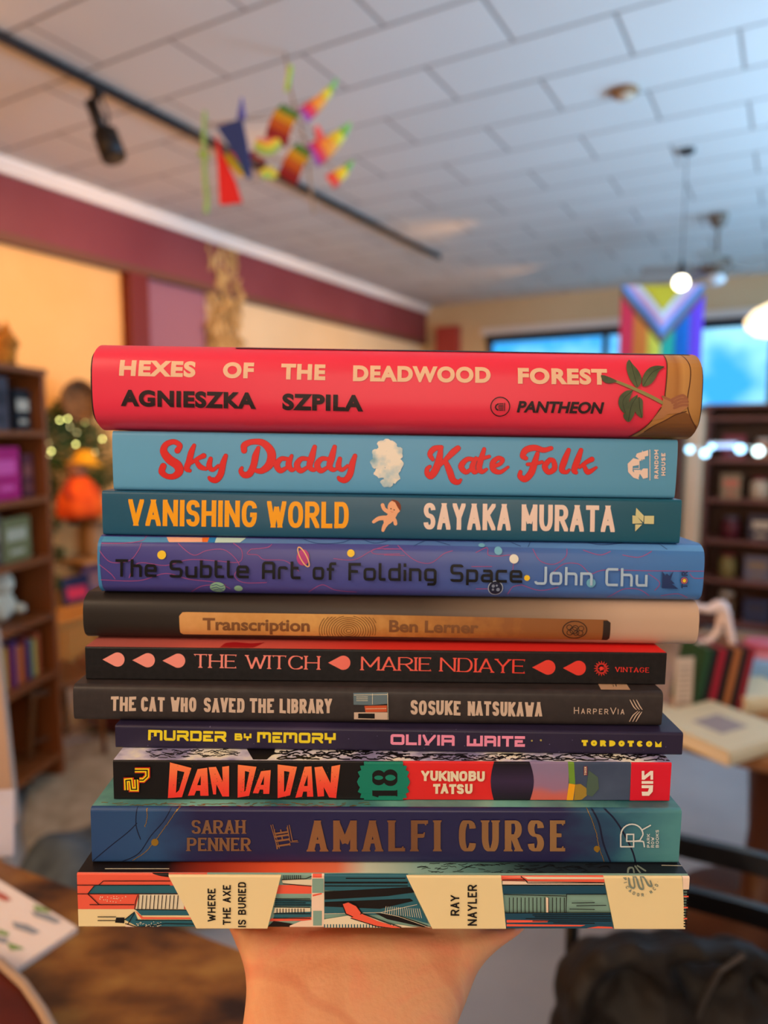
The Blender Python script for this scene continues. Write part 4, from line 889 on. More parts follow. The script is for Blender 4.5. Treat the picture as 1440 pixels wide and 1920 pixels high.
for t, x0, y0, x1, y1 in (('AGNIESZKA', 200, 328, 789, 341), ('SZPILA', 904, 345, 1256, 352)): dec(K, 'author_lettering', face(t, zA(x0, y0), zA(x1, y1), 30.5, .05, spacing=1.12), bk)
dec(K, 'publisher_lettering', face('PANTHEON', zB(578, 356), zB(958, 362), 21.5, .035, slant=.2), bk)
c_ = zB(506, 331); sh = Sh().stroke([(c_[0] + 17.7*math.cos(k*PI/20), c_[1] + 17.7*math.sin(k*PI/20)) for k in range(41)], 1.8)
for k in range(5): sh.stroke([zB(497 + abs(k-2)*1.5, 318 + 7*k), zB(520, 318 + 7*k)], 1.6)
sh.stroke([zB(525, 314), zB(525, 350)], 1.5); sh.stroke([zB(498, 318), zB(488, 325), zB(485, 334), zB(490, 343), zB(498, 346)], 2.6)
dec(K, 'publisher_mark', sh, bk)
z6 = Z(1100, 420, 4.2353)
tan = grad_mat('painted_skin_ink', 'X', b['L']-.03, b['L'], [(0, '#b07c46'), (.35, '#c08a4c'), (.62, '#b57e44'), (.68, '#a8703a'), (.76, '#c29052'), (1, '#a87840')], .45)
P(K, 'painted_figure', zB, [(1255, 85), (1420, 85), (1420, 480), (1090, 480), (1130, 436), (1170, 390), (1205, 335), (1222, 290), (1225, 250), (1235, 170), (1248, 110)], tan, 'painted tan limbs')
P(K, 'painted_figure', zB, [(1105, 480), (1150, 440), (1185, 415), (1230, 392), (1262, 372), (1300, 352), (1325, 362), (1350, 402), (1390, 430), (1390, 480)], mat('skin_shade_ink', '#80532c', .5))
sh = Sh(); dline = mat('contour_ink', '#5a3420', .5)
for q in ([(1248, 100), (1235, 170), (1225, 250), (1222, 290), (1232, 318)], [(1330, 100), (1338, 160), (1330, 230), (1320, 290), (1322, 340), (1340, 385), (1368, 425)], [(1205, 335), (1170, 390), (1130, 436), (1098, 462)], [(1315, 352), (1270, 366), (1225, 392), (1180, 416), (1150, 440)]): brush(sh, [zB(*p)+(2.0,) for p in q])
dec(K, 'painted_figure', sh, dline)
stem = mat('twig_ink', '#8f8a56', .45); leaf = noise_mat('leaf_ink', [(.3, '#414c38'), (.7, '#5e6a48')], 120, .45); lh = mat('leaf_vein_ink', '#303a2a', .5)
sh = Sh(); brush(sh, [z6(120, 1212)+(4,), z6(230, 1250)+(5,), z6(380, 1312)+(6,), z6(500, 1368)+(6.5,), z6(620, 1430)+(6,), z6(745, 1478)+(3,)]); dec(K, 'twig_picture', sh, stem)
LV = [[(360, 1068), (330, 1100), (320, 1150), (335, 1220), (365, 1270), (395, 1300), (425, 1270), (432, 1220), (410, 1160), (375, 1110)], [(628, 1130), (570, 1122), (515, 1135), (470, 1170), (442, 1220), (437, 1270), (450, 1292), (500, 1275), (540, 1230), (575, 1170)],
      [(365, 1320), (310, 1325), (262, 1365), (248, 1420), (265, 1470), (300, 1505), (322, 1500), (330, 1430), (345, 1370)], [(400, 1355), (355, 1385), (328, 1430), (322, 1490), (292, 1510), (300, 1545), (340, 1572), (370, 1530), (392, 1450), (400, 1400)], [(410, 1372), (440, 1400), (442, 1470), (443, 1540), (400, 1515), (383, 1480), (392, 1420)], [(112, 1200), (150, 1205), (235, 1245), (200, 1264), (150, 1262), (122, 1240)]]
sh = Sh()
for q in LV:
    c = smooth_path([p + (1,) for p in q + [q[0]]], 4); sh.poly([z6(p[0], p[1]) for p in c[:-1]])
dec(K, 'twig_picture', sh, leaf, 'dark green leaves')
sh = Sh()
for q in ([(362, 1080), (372, 1180), (398, 1290)], [(620, 1132), (520, 1180), (445, 1285)], [(360, 1325), (285, 1400), (305, 1500)], [(398, 1365), (350, 1450), (335, 1560)], [(412, 1380), (418, 1460), (438, 1535)]): brush(sh, [z6(*p)+(1,) for p in q])
dec(K, 'twig_picture', sh, lh)
sh = Sh()
for q in ([(600, 1372), (660, 1400), (700, 1420)], [(665, 1400), (720, 1372), (760, 1362), (785, 1380)], [(675, 1420), (735, 1392), (790, 1390)], [(690, 1440), (745, 1415), (795, 1412)], [(690, 1462), (750, 1440), (795, 1438)]): brush(sh, [z6(*p)+(4.6,) for p in q])
P(K, 'painted_hand', z6, [(600, 1375), (650, 1395), (720, 1362), (780, 1360), (800, 1400), (798, 1455), (740, 1500), (640, 1510), (600, 1545), (520, 1560), (600, 1450)], mat('hand_ink', '#b27b52', .5))
dec(K, 'painted_hand', sh, mat('finger_ink', '#9c6246', .5))
# dark strip of binding above the jacket's upper edge
sh = Sh().poly([(432, 636), (1312, 652), (1312, 661), (1200, 660), (434, 649)]); dec(K, 'jacket_edge', sh, bd, 'dark upper edge')
# ------------------------------------------------------------------ the hand under the stack
random.seed(11)
def sp(u, v, d):                                    # stack-frame point
    return SMI @ at(u, v, d)
zb = STACK_BOTTOM
def union_mesh(name, parts, m, parent=None, voxel=.0016, clampz=None, smooth=4):
    bm = bmesh.new()
    for p in parts: p(bm)
    bmesh.ops.recalc_face_normals(bm, faces=bm.faces)
    me = bpy.data.meshes.new('tmp'); bm.to_mesh(me); bm.free()
    o = bpy.data.objects.new('tmp', me); COL.objects.link(o)
    r = o.modifiers.new('r', 'REMESH'); r.mode = 'VOXEL'; r.voxel_size = voxel
    s = o.modifiers.new('s', 'SMOOTH'); s.factor = .6; s.iterations = smooth
    dg = bpy.context.evaluated_depsgraph_get(); ne = bpy.data.meshes.new_from_object(o.evaluated_get(dg))
    bpy.data.objects.remove(o)
    if clampz:
        for v in ne.vertices: v.co = clampz(v.co)
    ne.materials.clear(); ne.materials.append(m)
    for p in ne.polygons: p.use_smooth = True
    ne.name = name
    o = bpy.data.objects.new(name, ne); COL.objects.link(o)
    if parent: o.parent = parent
    return o
skin = mat('skin', '#d39a78', .5, spec=.35)
b_ = bsdf(skin); b_.inputs['Subsurface Weight'].default_value = .25; b_.inputs['Subsurface Radius'].default_value = (.012, .005, .003); b_.inputs['Subsurface Scale'].default_value = .5
tc = nd(skin, 'ShaderNodeTexCoord'); nz = nd(skin, 'ShaderNodeTexNoise'); nz.inputs['Scale'].default_value = 30; nz.inputs['Detail'].default_value = 4; nz.inputs['Distortion'].default_value = 1.2
ln(skin, tc.outputs['Object'], nz.inputs['Vector']); r = ramp(skin, [(.25, '#d2926a'), (.5, '#daa27a'), (.7, '#e09372')]); ln(skin, nz.outputs['Fac'], r.inputs[0])
w1 = nd(skin, 'ShaderNodeTexWave', bands_direction='DIAGONAL'); w1.inputs['Scale'].default_value = 9; w1.inputs['Distortion'].default_value = 6; w1.inputs['Detail'].default_value = 2; w1.inputs['Detail Scale'].default_value = 1.4
ln(skin, tc.outputs['Object'], w1.inputs['Vector']); r2 = ramp(skin, [(.0, '#c9695a'), (.05, '#ffffff')]); ln(skin, w1.outputs['Fac'], r2.inputs[0])
mx = nd(skin, 'ShaderNodeMix', data_type='RGBA', blend_type='MULTIPLY'); mx.inputs['Factor'].default_value = .22
ln(skin, r.outputs[0], mx.inputs[6]); ln(skin, r2.outputs[0], mx.inputs[7]); ln(skin, mx.outputs[2], b_.inputs['Base Color'])
nf = nd(skin, 'ShaderNodeTexNoise'); nf.inputs['Scale'].default_value = 420; nf.inputs['Detail'].default_value = 3
mpp = nd(skin, 'ShaderNodeMapping'); mpp.inputs['Scale'].default_value = (1, 1, .35); ln(skin, tc.outputs['Object'], mpp.inputs[0]); ln(skin, mpp.outputs[0], nf.inputs['Vector'])
bp = nd(skin, 'ShaderNodeBump'); bp.inputs['Strength'].default_value = .3; bp.inputs['Distance'].default_value = .0008; ln(skin, nf.outputs['Fac'], bp.inputs['Height']); ln(skin, bp.outputs[0], b_.inputs['Normal'])

def loft(secs, n=28):
    """secs: (center, half-width vector, half-depth vector)"""
    def f(bm):
        rings = []
        for c, a, b in secs:
            rings.append([bm.verts.new(c + a*math.copysign(abs(math.cos(q))**.9, math.cos(q)) + b*math.copysign(abs(math.sin(q))**.9, math.sin(q))) for q in [2*PI*k/n for k in range(n)]])
        for A, Bq in zip(rings, rings[1:]):
            for k in range(n): bm.faces.new((A[k], A[(k+1) % n], Bq[(k+1) % n], Bq[k]))
        bm.faces.new(rings[0][::-1]); bm.faces.new(rings[-1])
    return f
def cap(pts):
    """tapering finger through (point, radius) nodes with rounded ends"""
    def f(bm):
        q = smooth_path([(*p, r) for p, r in pts], 6) if False else None
        P = [Vector(p) for p, r in pts]; R = [r for p, r in pts]
        tube(bm, P, R, 14)
        for p, r in ((P[0], R[0]), (P[-1], R[-1])): ball(bm, p, r, sub=2)
        for p, r in zip(P[1:-1], R[1:-1]): ball(bm, p, r*1.01, sub=2)
    return f
X, Yv, Zv = Vector((1, 0, 0)), Vector((0, 1, 0)), Vector((0, 0, 1))
arm = []
for v, ul, ur, d, th in ((1742, 416, 1000, .269, .019), (1762, 428, 982, .266, .022), (1785, 437, 948, .263, .0235), (1810, 447, 920, .258, .0245), (1840, 455, 898, .252, .0245), (1880, 457, 884, .244, .024), (1925, 452, 866, .236, .024), (2010, 440, 838, .222, .025), (2150, 415, 815, .203, .027), (2400, 372, 800, .182, .031), (2800, 320, 810, .16, .034)):
    a, c = sp(ul, v, d), sp(ur, v, d); mid = (a+c)/2; arm.append((mid + Yv*th*.25, (c-a)/2, Vector((0, th, -th*.45))))
xm = arm[0][0].x; yk = arm[0][0].y
def V3(x, y, z): return Vector((xm + x, yk + y, zb + z))
palm = [(V3(.0, -.004, -.0165), X*.047, Zv*.0165), (V3(.0, .012, -.0155), X*.048, Zv*.0165), (V3(-.001, .035, -.0145), X*.046, Zv*.0155), (V3(-.003, .06, -.0125), X*.043, Zv*.0135), (V3(-.004, .08, -.0115), X*.041, Zv*.012), (V3(-.004, .09, -.011), X*.036, Zv*.010)]
parts = [loft(arm), loft(palm), cap([(V3(.028, .0, -.014), .017), (V3(.044, .016, -.0145), .0145), (V3(.064, .036, -.0125), .011), (V3(.083, .054, -.0105), .0102), (V3(.098, .072, -.009), .0085)])]
for x, l, r_, dx in ((-.034, .050, .0075, -.010), (-.012, .066, .0085, -.003), (.010, .072, .0088, .003), (.030, .064, .0086, .009)):
    parts.append(cap([(V3(x*.85, .070, -.011), r_*1.1), (V3(x + dx*.3, .090, -.0105), r_*1.08), (V3(x + dx*.7, .09 + l*.45, -r_-.0018), r_), (V3(x + dx, .09 + l*.75, -r_-.0008), r_*.93), (V3(x + dx*1.2, .09 + l, -r_*.9), r_*.82)]))
parts.append(lambda bm: ball(bm, V3(-.030, .006, -.018), (.018, .022, .017)) and None)
parts.append(lambda bm: ball(bm, V3(.024, .008, -.019), (.022, .026, .018)) and None)
def clampz(co):
    if co.z > zb - .00025: co = Vector((co.x, co.y, zb - .00025))
    return co
person = union_mesh('person', parts, skin, None, .0017, clampz, 5)
person.matrix_basis = SM
tag(person, 'person with a bare wrist holding the book stack on an open palm', 'person')
nail = mat('nail', '#edbfa8', .3)
for x, l, r_, dx in ((-.034, .050, .0075, -.010), (-.012, .066, .0085, -.003), (.010, .072, .0088, .003), (.030, .064, .0086, .009)):
    bm = bmesh.new(); ball(bm, (0, 0, 0), (r_*.62, r_*.85, r_*.22)); c = V3(x + dx*1.15, .09 + l*.97, -r_*1.62)
    bmesh.ops.translate(bm, vec=c, verts=bm.verts); link_mesh('fingernail', bm, nail, person, smooth=True)

# ------------------------------------------------------------------ the room: its own axes
AA = math.atan2((1480 - 720), F) ; HC = 1.75; CEIL = CAMZ + HC
ra = (Vector((math.sin(AA), math.cos(AA), 0))); rb = Vector((math.cos(AA), -math.sin(AA), 0))
def W(a, b, z=0): return ra*a + rb*b + Vector((0, 0, z))
RM = Matrix(((rb.x, ra.x, 0, 0), (rb.y, ra.y, 0, 0), (0, 0, 1, 0), (0, 0, 0, 1)))     # local x = b, y = a
WB = -2.585*HC; FA = 9.0
warmw = noise_mat('cream_plaster', [(.3, '#d9a866'), (.7, '#e2b474')], 1.4, .85)
farw = noise_mat('far_plaster', [(.3, '#d8bd90'), (.7, '#e0c79c')], 1.2, .85)
maroon = noise_mat('maroon_paint', [(.3, '#743236'), (.7, '#7e3c40')], 1.6, .45)
mauve = mat('mauve_paint', '#93626e', .7); dred = mat('oxblood_paint', '#6b2117', .5)
white = mat('white_paint', '#e9e0d4', .6)
def rbx(b0, b1, a0, a1, z0, z1, bev=0): return box(((b0+b1)/2, (a0+a1)/2, (z0+z1)/2), (b1-b0, a1-a0, z1-z0), None, bev)
def rs(name, bm, m, **k): o = struct(name, bm, m, **k); o.matrix_basis = RM; return o
# floor: grey vinyl on the right, timber-look reflection kept out
fl = noise_mat('floor_vinyl', [(.3, '#92949a'), (.7, '#a6a8ac')], 2.2, .38, 5)
rs('floor', rbx(WB, 3.4, -4, FA, -.05, 0), fl)
# ceiling with staggered panels
cm = mat('ceiling_panels', '#d9d0c6', .62, spec=.3); tc = nd(cm, 'ShaderNodeTexCoord'); br_ = nd(cm, 'ShaderNodeTexBrick'); br_.offset = .5
mp = nd(cm, 'ShaderNodeMapping'); RH = .2225*HC; BL = .505*HC
mp.inputs['Location'].default_value = (.42*HC - BL/2, -1.845*HC, 0)
ln(cm, tc.outputs['Object'], mp.inputs[0]); ln(cm, mp.outputs[0], br_.inputs['Vector'])
br_.inputs['Scale'].default_value = 1; br_.inputs['Brick Width'].default_value = BL; br_.inputs['Row Height'].default_value = RH
br_.inputs['Mortar Size'].default_value = .009; br_.inputs['Mortar Smooth'].default_value = .5
br_.inputs['Color1'].default_value = lin('#dad6cc'); br_.inputs['Color2'].default_value = lin('#d5d1c7'); br_.inputs['Mortar'].default_value = lin('#8f857c')
ln(cm, br_.outputs['Color'], bsdf(cm).inputs['Base Color'])
bp = nd(cm, 'ShaderNodeBump'); bp.invert = True; bp.inputs['Strength'].default_value = .8; bp.inputs['Distance'].default_value = .012; ln(cm, br_.outputs['Fac'], bp.inputs['Height']); ln(cm, bp.outputs[0], bsdf(cm).inputs['Normal'])
o = rs('ceiling', rbx(WB, 3.4, -4, FA, 0, .06), cm); o.matrix_basis = RM @ Matrix.Translation((0, 0, CEIL))
# left wall: cream, then mauve, then cream again up to the far corner
def a_at(u, b=WB):                                   # room depth where the line of sight at u meets the left wall
    r = ray(u, HOR); d = b / (r.x*rb.x + r.y*rb.y); return d*(r.x*ra.x + r.y*ra.y)
a1, a2, a3 = a_at(258), a_at(392), FA
HB = CAMZ + .733*HC
rs('wall_left', rbx(WB-.1, WB, -4, a1, 0, HB + .02), warmw)
rs('wall_left', rbx(WB-.1, WB+.002, a1, a2, 0, HB + .02), mauve)
rs('wall_left', rbx(WB-.1, WB+.001, a2, a3, 0, HB + .02), farw)
rs('wall_left', rbx(WB-.1, WB+.06, -4, FA, HB, CEIL), maroon)
rs('trim_1', rbx(WB-.02, WB+.075, -4, FA, HB - .05, HB + .005), mat('brown_trim', '#6b4430', .6))
bm = bmesh.new(); bx(bm, (WB+.09, (FA-4)/2, CEIL-.03), (.07, FA+4, .06), None, .012); bx(bm, (WB+.075, (FA-4)/2, CEIL-.075), (.04, FA+4, .04), None, .008)
rs('trim_2', bm, white)
rs('trim_3', rbx(WB, WB+.11, a1-.11, a1+.07, 0, HB-.05, .008), dred)
rs('baseboard_left', rbx(WB, WB+.02, -4, FA, 0, .12), dred)
# far wall with its long window
b0, b1, z0, z1 = -1.95 + 0, 4.6, CAMZ + .30, CAMZ + 1.255
def b_at(u, a=FA):
    r = ray(u, HOR); d = a / (r.x*ra.x + r.y*ra.y); return d*(r.x*rb.x + r.y*rb.y)
bw0 = b_at(915); bw1 = b_at(1700)
bm = bmesh.new()
for q in ((WB-.1, bw0, FA, FA+.12, 0, CEIL), (bw1, max(bw1+.1, 3.5), FA, FA+.12, 0, CEIL), (bw0, bw1, FA, FA+.12, 0, z0), (bw0, bw1, FA, FA+.12, z1, CEIL)): bx(bm, ((q[0]+q[1])/2, (q[2]+q[3])/2, (q[4]+q[5])/2), (q[1]-q[0], q[3]-q[2], q[5]-q[4]))
rs('wall_far', bm, farw)
rs('trim_4', rbx(bw0-.12, bw1, FA-.03, FA, z1+.05, z1+.14, .005), white)
rs('trim_5', rbx(b_at(822), b_at(862), FA-.12, FA, 0, CEIL-.3), mat('red_post', '#a8433c', .5))
wf = thing('window_1', None, None); wf.matrix_basis = RM; del_ = [wf.__delitem__(k) for k in ('label', 'category') if k in wf]; wf['kind'] = 'structure'
wf.name = 'window_1'
bm = bmesh.new(); fr = mat('window_frame_dark', '#2b3138', .45)
bx(bm, ((bw0+bw1)/2, FA+.03, z1+.0), (bw1-bw0+.1, .1, .10)); bx(bm, ((bw0+bw1)/2, FA+.03, z0), (bw1-bw0+.1, .1, .06))
for bb in (bw0, bw0+1.5, bw0+3.3, bw1): bx(bm, (bb, FA+.03, (z0+z1)/2), (.06, .09, z1-z0))
link_mesh('window_frame', bm, fr, wf)
gl = mat('window_glass', '#d8ecf6', .05, trans=1); bsdf(gl).inputs['IOR'].default_value = 1.02
link_mesh('window_pane', rbx(bw0, bw1, FA+.05, FA+.056, z0, z1), gl, wf)
# what stands outside the window: street-side hedge wall and parked roofline (soft daylight comes from the sky)
# ceiling fittings
K4 = mat('track_black', '#1d1815', .45)
rbv = -1.765*HC
t = thing('track_rail', 'long black lighting track fixed under the ceiling on the left', 'track'); t.matrix_basis = RM
link_mesh('rail', rbx(rbv-.016, rbv+.016, -2.5, 6.5, CEIL-.045, CEIL-.006, .003), K4, t)
for aa in (-1.0, 1.2, 3.4): link_mesh('mounting_clip', rbx(rbv-.022, rbv+.022, aa-.03, aa+.03, CEIL-.012, CEIL, .002), K4, t)
# spotlight hanging from the rail
def rail_pt(u):
    r = ray(u, 300); n = rb; d = rbv / (r.x*rb.x + r.y*rb.y); return d*(r.x*ra.x + r.y*ra.y), d*r.y
aa, dd = rail_pt(188)
top = W(aa, rbv, CEIL-.045)
t = thing('track_spotlight', 'black cylindrical spotlight hanging from the ceiling track', 'spotlight', Matrix.Translation(top))
L = lambda p: Vector(p) - top
pa = at(188, 188, dd); pb = at(182, 205, dd)
link_mesh('adapter', box((0, 0, -.02), (.05, .035, .04), Matrix.Rotation(-AA, 4, 'Z'), .004), K4, t)
dd2 = dd
h0, h1, h2, h3 = at(170, 190, dd2), at(192, 250, dd2), at(196, 248, dd2), at(214, 296, dd2 - .02)
bm = bmesh.new(); tube(bm, [L(h0), L(h1)], .03, 18); o = link_mesh('socket', bm, K4, t, True)
bm = bmesh.new(); tube(bm, [L(h2), L(h2)+(L(h3)-L(h2))*.05, L(h3)], [.05, .062, .062], 22); tube(bm, [L(h3), L(h3)+(L(h3)-L(h2))*.02], [.058, .05], 22); link_mesh('lamp_housing', bm, K4, t, True)
bm = bmesh.new(); tube(bm, [L(at(188, 180, dd2)), L(at(203, 215, dd2)), L(at(200, 245, dd2))], .007, 8); tube(bm, [L(at(186, 180, dd2)), L(at(176, 200, dd2))], .007, 8); link_mesh('yoke', bm, K4, t)
# smoke detector
c = atz(1172, 168, CEIL); t = thing('smoke_detector', 'round beige smoke detector on the ceiling panels', 'smoke detector', Matrix.Translation(c))
bm = bmesh.new(); lathe(bm, [(.062, 0), (.068, -.008), (.066, -.022), (.05, -.03), (.045, -.03)], 28); link_mesh('base', bm, mat('detector_brown', '#8f7052', .9, spec=.1), t, True)
bm = bmesh.new(); lathe(bm, [(.045, -.028), (.042, -.042), (.022, -.048), (.001, -.048)], 24); link_mesh('sensor_cap', bm, mat('detector_cream', '#c0ac94', .9, spec=.1), t, True)
# ceiling fan
df = 5.9; c = at(1343, 500, df); hubz = c.z
ct = Vector((c.x, c.y, CEIL)); t = thing('ceiling_fan', 'brown ceiling fan with broad blades near the far window', 'ceiling fan', Matrix.Translation(ct))
fb = mat('fan_bronze', '#6f6355', .5); fbl = mat('fan_blade', '#9a9386', .5)
bm = bmesh.new(); lathe(bm, [(.07, 0), (.075, -.02), (.05, -.09), (.02, -.1)], 20); link_mesh('canopy', bm, fb, t, True)
bm = bmesh.new(); lathe(bm, [(.012, -.09), (.012, hubz-CEIL+.06)], 12); link_mesh('downrod', bm, fb, t)
hz = hubz - CEIL
bm = bmesh.new(); lathe(bm, [(.03, hz+.07), (.11, hz+.05), (.12, hz-.02), (.07, hz-.05), (.05, hz-.06)], 24); link_mesh('motor', bm, fb, t, True)
for k in range(5):
    M = Matrix.Translation((0, 0, hz)) @ Matrix.Rotation(2*PI*k/5+.35, 4, 'Z') @ Matrix.Rotation(.2, 4, 'X')
    bm = bmesh.new(); bx(bm, (.36, 0, 0), (.42, .13, .008), M, .003); bx(bm, (.13, 0, 0), (.1, .04, .008), M); link_mesh('blade', bm, fbl, t)
bm = bmesh.new(); ball(bm, (0, 0, hz-.10), (.075, .075, .05), sub=3); link_mesh('light_bowl', bm, mat('frosted_bowl', '#dfe8ea', .4), t, True)
# pendant lamps
glow = mat('lit_globe', '#fff4dc', .4, emit='#fff0d0', es=9)
shade_m = mat('lit_shade', '#fbe9c6', .5, emit='#ffe2b0', es=2.2)
c = at(1277, 530, 4.6); t = thing('globe_pendant', 'small glowing globe lamp hanging in front of the rainbow flag', 'pendant lamp', Matrix.Translation((c.x, c.y, CEIL)))
hz = c.z - CEIL
bm = bmesh.new(); lathe(bm, [(.05, 0), (.045, -.02), (.003, -.03), (.0025, hz+.08)], 16); link_mesh('cord', bm, K4, t)
bm = bmesh.new(); lathe(bm, [(.006, hz+.14), (.016, hz+.10), (.024, hz+.035), (.02, hz+.03)], 16); link_mesh('socket', bm, K4, t, True)
bm = bmesh.new(); ball(bm, (0, 0, hz), .045, sub=3); link_mesh('globe', bm, glow, t, True)
c = at(1452, 604, 3.0); t = thing('bowl_pendant', 'warm glowing lampshade hanging at the right edge of the view', 'pendant lamp', Matrix.Translation((c.x, c.y, CEIL)))
hz = c.z - CEIL
bm = bmesh.new(); lathe(bm, [(.05, 0), (.045, -.02), (.003, -.03), (.0025, hz+.08)], 16); link_mesh('cord', bm, K4, t)
bm = bmesh.new(); lathe(bm, [(.03, hz+.075), (.08, hz+.05), (.112, hz+.01), (.105, hz-.02), (.07, hz-.05), (.03, hz-.06)], 28); link_mesh('lamp_shade', bm, shade_m, t, True)

# progress flag hanging by the window
fa = mat
t_c = at(1240, 610, 6.6)
Fw, Fh = 150/F*6.6, 0.95
top_z = at(1240, 535, 6.6).z
t = thing('pride_flag', 'vertical rainbow flag with a chevron hanging before the far window', 'flag', Matrix.Translation((t_c.x, t_c.y, top_z)) @ Matrix.Rotation(-.05, 4, 'Z'))
def cloth(name, f, m, par, nx=20, nz_=20, wv=.015, off=0, thick=.0015):
    bm = bmesh.new(); g = []
    for i in range(nx+1):
        col = []
        for j in range(nz_+1):
            x, z = f(i/nx, j/nz_); col.append(bm.verts.new((x, wv*math.sin(x*18)*(.3 + abs(z)) + off, z)))
        g.append(col)
    for i in range(nx):
        for j in range(nz_):
            try: bm.faces.new((g[i][j], g[i+1][j], g[i+1][j+1], g[i][j+1]))
            except ValueError: pass
    ext = bmesh.ops.extrude_face_region(bm, geom=bm.faces[:]); bmesh.ops.translate(bm, vec=(0, thick, 0), verts=[v for v in ext['geom'] if isinstance(v, bmesh.types.BMVert)])
    return link_mesh(name, bm, m, par, True)
cols = ['#e8344c', '#f08a3c', '#e8dc4c', '#2fb8a0', '#1f7ce0', '#7a4ce0']
for i, c_ in enumerate(cols):
    m_ = mat('flag_stripe_' + c_[1:], c_, .8); cloth('stripe', lambda p, q, i=i: (-Fw/2 + Fw*(i+p)/6, -Fh*q), m_, t, 6, 16)
for k, (c_, y) in enumerate((('#6f5a4c', .53), ('#8f7666', .495), ('#5aa0e6', .455), ('#eab0d4', .385), ('#e8e8ee', .315), ('#e0c830', .24))):
    cloth('chevron', lambda p, q, y=y: (-Fw/2 + Fw*p, -q*max(.002, y - .445*abs(2*p-1))), mat('flag_chevron_' + c_[1:], c_, .8), t, 32, 6, off=-.003*(k+1))

# rainbow cloth mobile hanging from the ceiling
dm = 2.35; K_ = dm/F
c0 = atz(535, 100, CEIL)
mob = thing('rainbow_mobile', 'rainbow cloth mobile with a navy pennant hanging from the ceiling', 'mobile', Matrix.Translation(c0))
def hang(u, v, d=dm): return at(u, v, d) - c0
def strip(name, pts, wpx, colors, taper, bow=.02, label=None, along=False):
    """bowed cloth strip through photo points, one sub-part per colour band"""
    C3 = [Vector(q[:3]) for q in smooth_path([(*hang(*p), 1) for p in pts], 6)]; n = len(C3); nb = len(colors); w0 = wpx*K_
    t = None
    for k, c_ in enumerate(colors):
        bm = bmesh.new(); rows = []
        sel = range(n) if not along else range(int(k*(n-1)/nb), int((k+1)*(n-1)/nb)+1)
        for i in sel:
            p = C3[i]; tg = (C3[min(i+1, n-1)] - C3[max(i-1, 0)]).normalized(); side = tg.cross(Vector((0, 1, 0))).normalized()
            s_ = i/(n-1); ww_ = w0*((1 - taper[0]*(1-s_)**2)*(1 - taper[1]*s_**1.5)); dep = Vector((0, 1, 0))*-bow
            f0, f1 = (k/nb - .5, (k+1)/nb - .5) if not along else (-.5, .5)
            q = [p + side*ww_*f + dep*math.cos(PI*f) for f in (f0, (f0+f1)/2, f1)]
            rows.append([bm.verts.new(v) for v in q] + [bm.verts.new(v + Vector((0, .0012, 0))) for v in q[::-1]])
        for A, C in zip(rows, rows[1:]):
            for j in range(6): bm.faces.new((A[j], A[(j+1) % 6], C[(j+1) % 6], C[j]))
        bm.faces.new(rows[0]); bm.faces.new(rows[-1][::-1])
        m_ = mat('ribbon_' + c_[1:], c_, .6)
        if t is None:
            t = link_mesh(name, bm, m_, mob, True)
            if label: t['label'] = label
        else: link_mesh('colour_band', bm, m_, t, True)
    return t
rb1 = ['#4f7d2c', '#c98f14', '#b5561e', '#8c1f2a']; rb2 = ['#7fc050', '#e8d83c', '#f0a040', '#e04058', '#a04fb0']
strip('cloth_strip', [(513, 225), (532, 236), (551, 245)], 64, rb1[::-1], (0, 0), .03)
strip('cloth_strip', [(540, 297), (556, 308), (572, 317)], 66, rb1[::-1], (0, 0), .03)
strip('cloth_tip', [(566, 218), (600, 190), (632, 150)], 32, rb2[::-1], (.1, .92), .015, along=True)
strip('cloth_tip', [(584, 292), (618, 272), (657, 232)], 48, rb2[::-1], (.1, .92), .015, along=True)
strip('cloth_twist', [(480, 268), (502, 276), (524, 262)], 40, ['#b8e070', '#f0d840', '#f08070'], (.5, .5), .01)
strip('cloth_twist', [(490, 330), (504, 322), (518, 334)], 26, ['#b8e070', '#f0d840'], (.4, .4), .01)
strip('cloth_twist', [(594, 236), (598, 250), (604, 268)], 18, ['#e04850', '#f07878'], (.7, .1), .006)
strip('cloth_tip', [(618, 342), (640, 325), (662, 302)], 30, ['#e85040', '#f0d030', '#70b850'], (.1, .9), .01, along=True)
strip('cloth_twist', [(426, 290), (444, 310), (460, 328)], 26, ['#e8b818', '#8a9c20', '#c83828'], (.3, .3), .01)
strip('cloth_twist', [(468, 288), (484, 300), (500, 304)], 18, ['#7c1c26', '#a02a30'], (.3, .5), .008)
strip('streamer', [(545, 122), (541, 148), (536, 172)], 11, ['#c8c828', '#8cc830'], (.3, .4), .004)
strip('streamer', [(384, 208), (382, 260), (384, 330), (388, 372), (386, 400)], 10, ['#9cc070', '#8cb860'], (.4, .1), .004)
strip('streamer', [(372, 292), (382, 285), (390, 298)], 10, ['#8ab440'], (.4, .4), .004)
def pennant(pts, c_, d=dm):
    P3 = [hang(x, y, d) for x, y in pts]
    bm = bmesh.new(); A = [bm.verts.new(p) for p in P3]; Cc = [bm.verts.new(p + Vector((.004, .006, 0))) for p in P3]; n = len(A)
    bm.faces.new(A); bm.faces.new(Cc[::-1])
    for i in range(n): bm.faces.new((A[i], A[(i+1) % n], Cc[(i+1) % n], Cc[i]))
    link_mesh('pennant', bm, mat('pennant_' + c_[1:], c_, .7), mob)
pennant([(405, 238), (452, 222), (462, 270), (470, 330), (462, 335), (440, 290)], '#26356b', dm-.05)
pennant([(452, 182), (458, 222), (444, 222)], '#4b4a9a', dm-.04)
pennant([(404, 252), (414, 285), (440, 340), (452, 380), (412, 384)], '#d8201f', dm-.02)
bm = bmesh.new(); tube(bm, [Vector((0, 0, 0)), hang(545, 170), hang(556, 215), hang(572, 260), hang(580, 330), hang(588, 400)], .004, 8)
link_mesh('hanging_cord', bm, mat('cord_tan', '#9a8268', .8), mob)
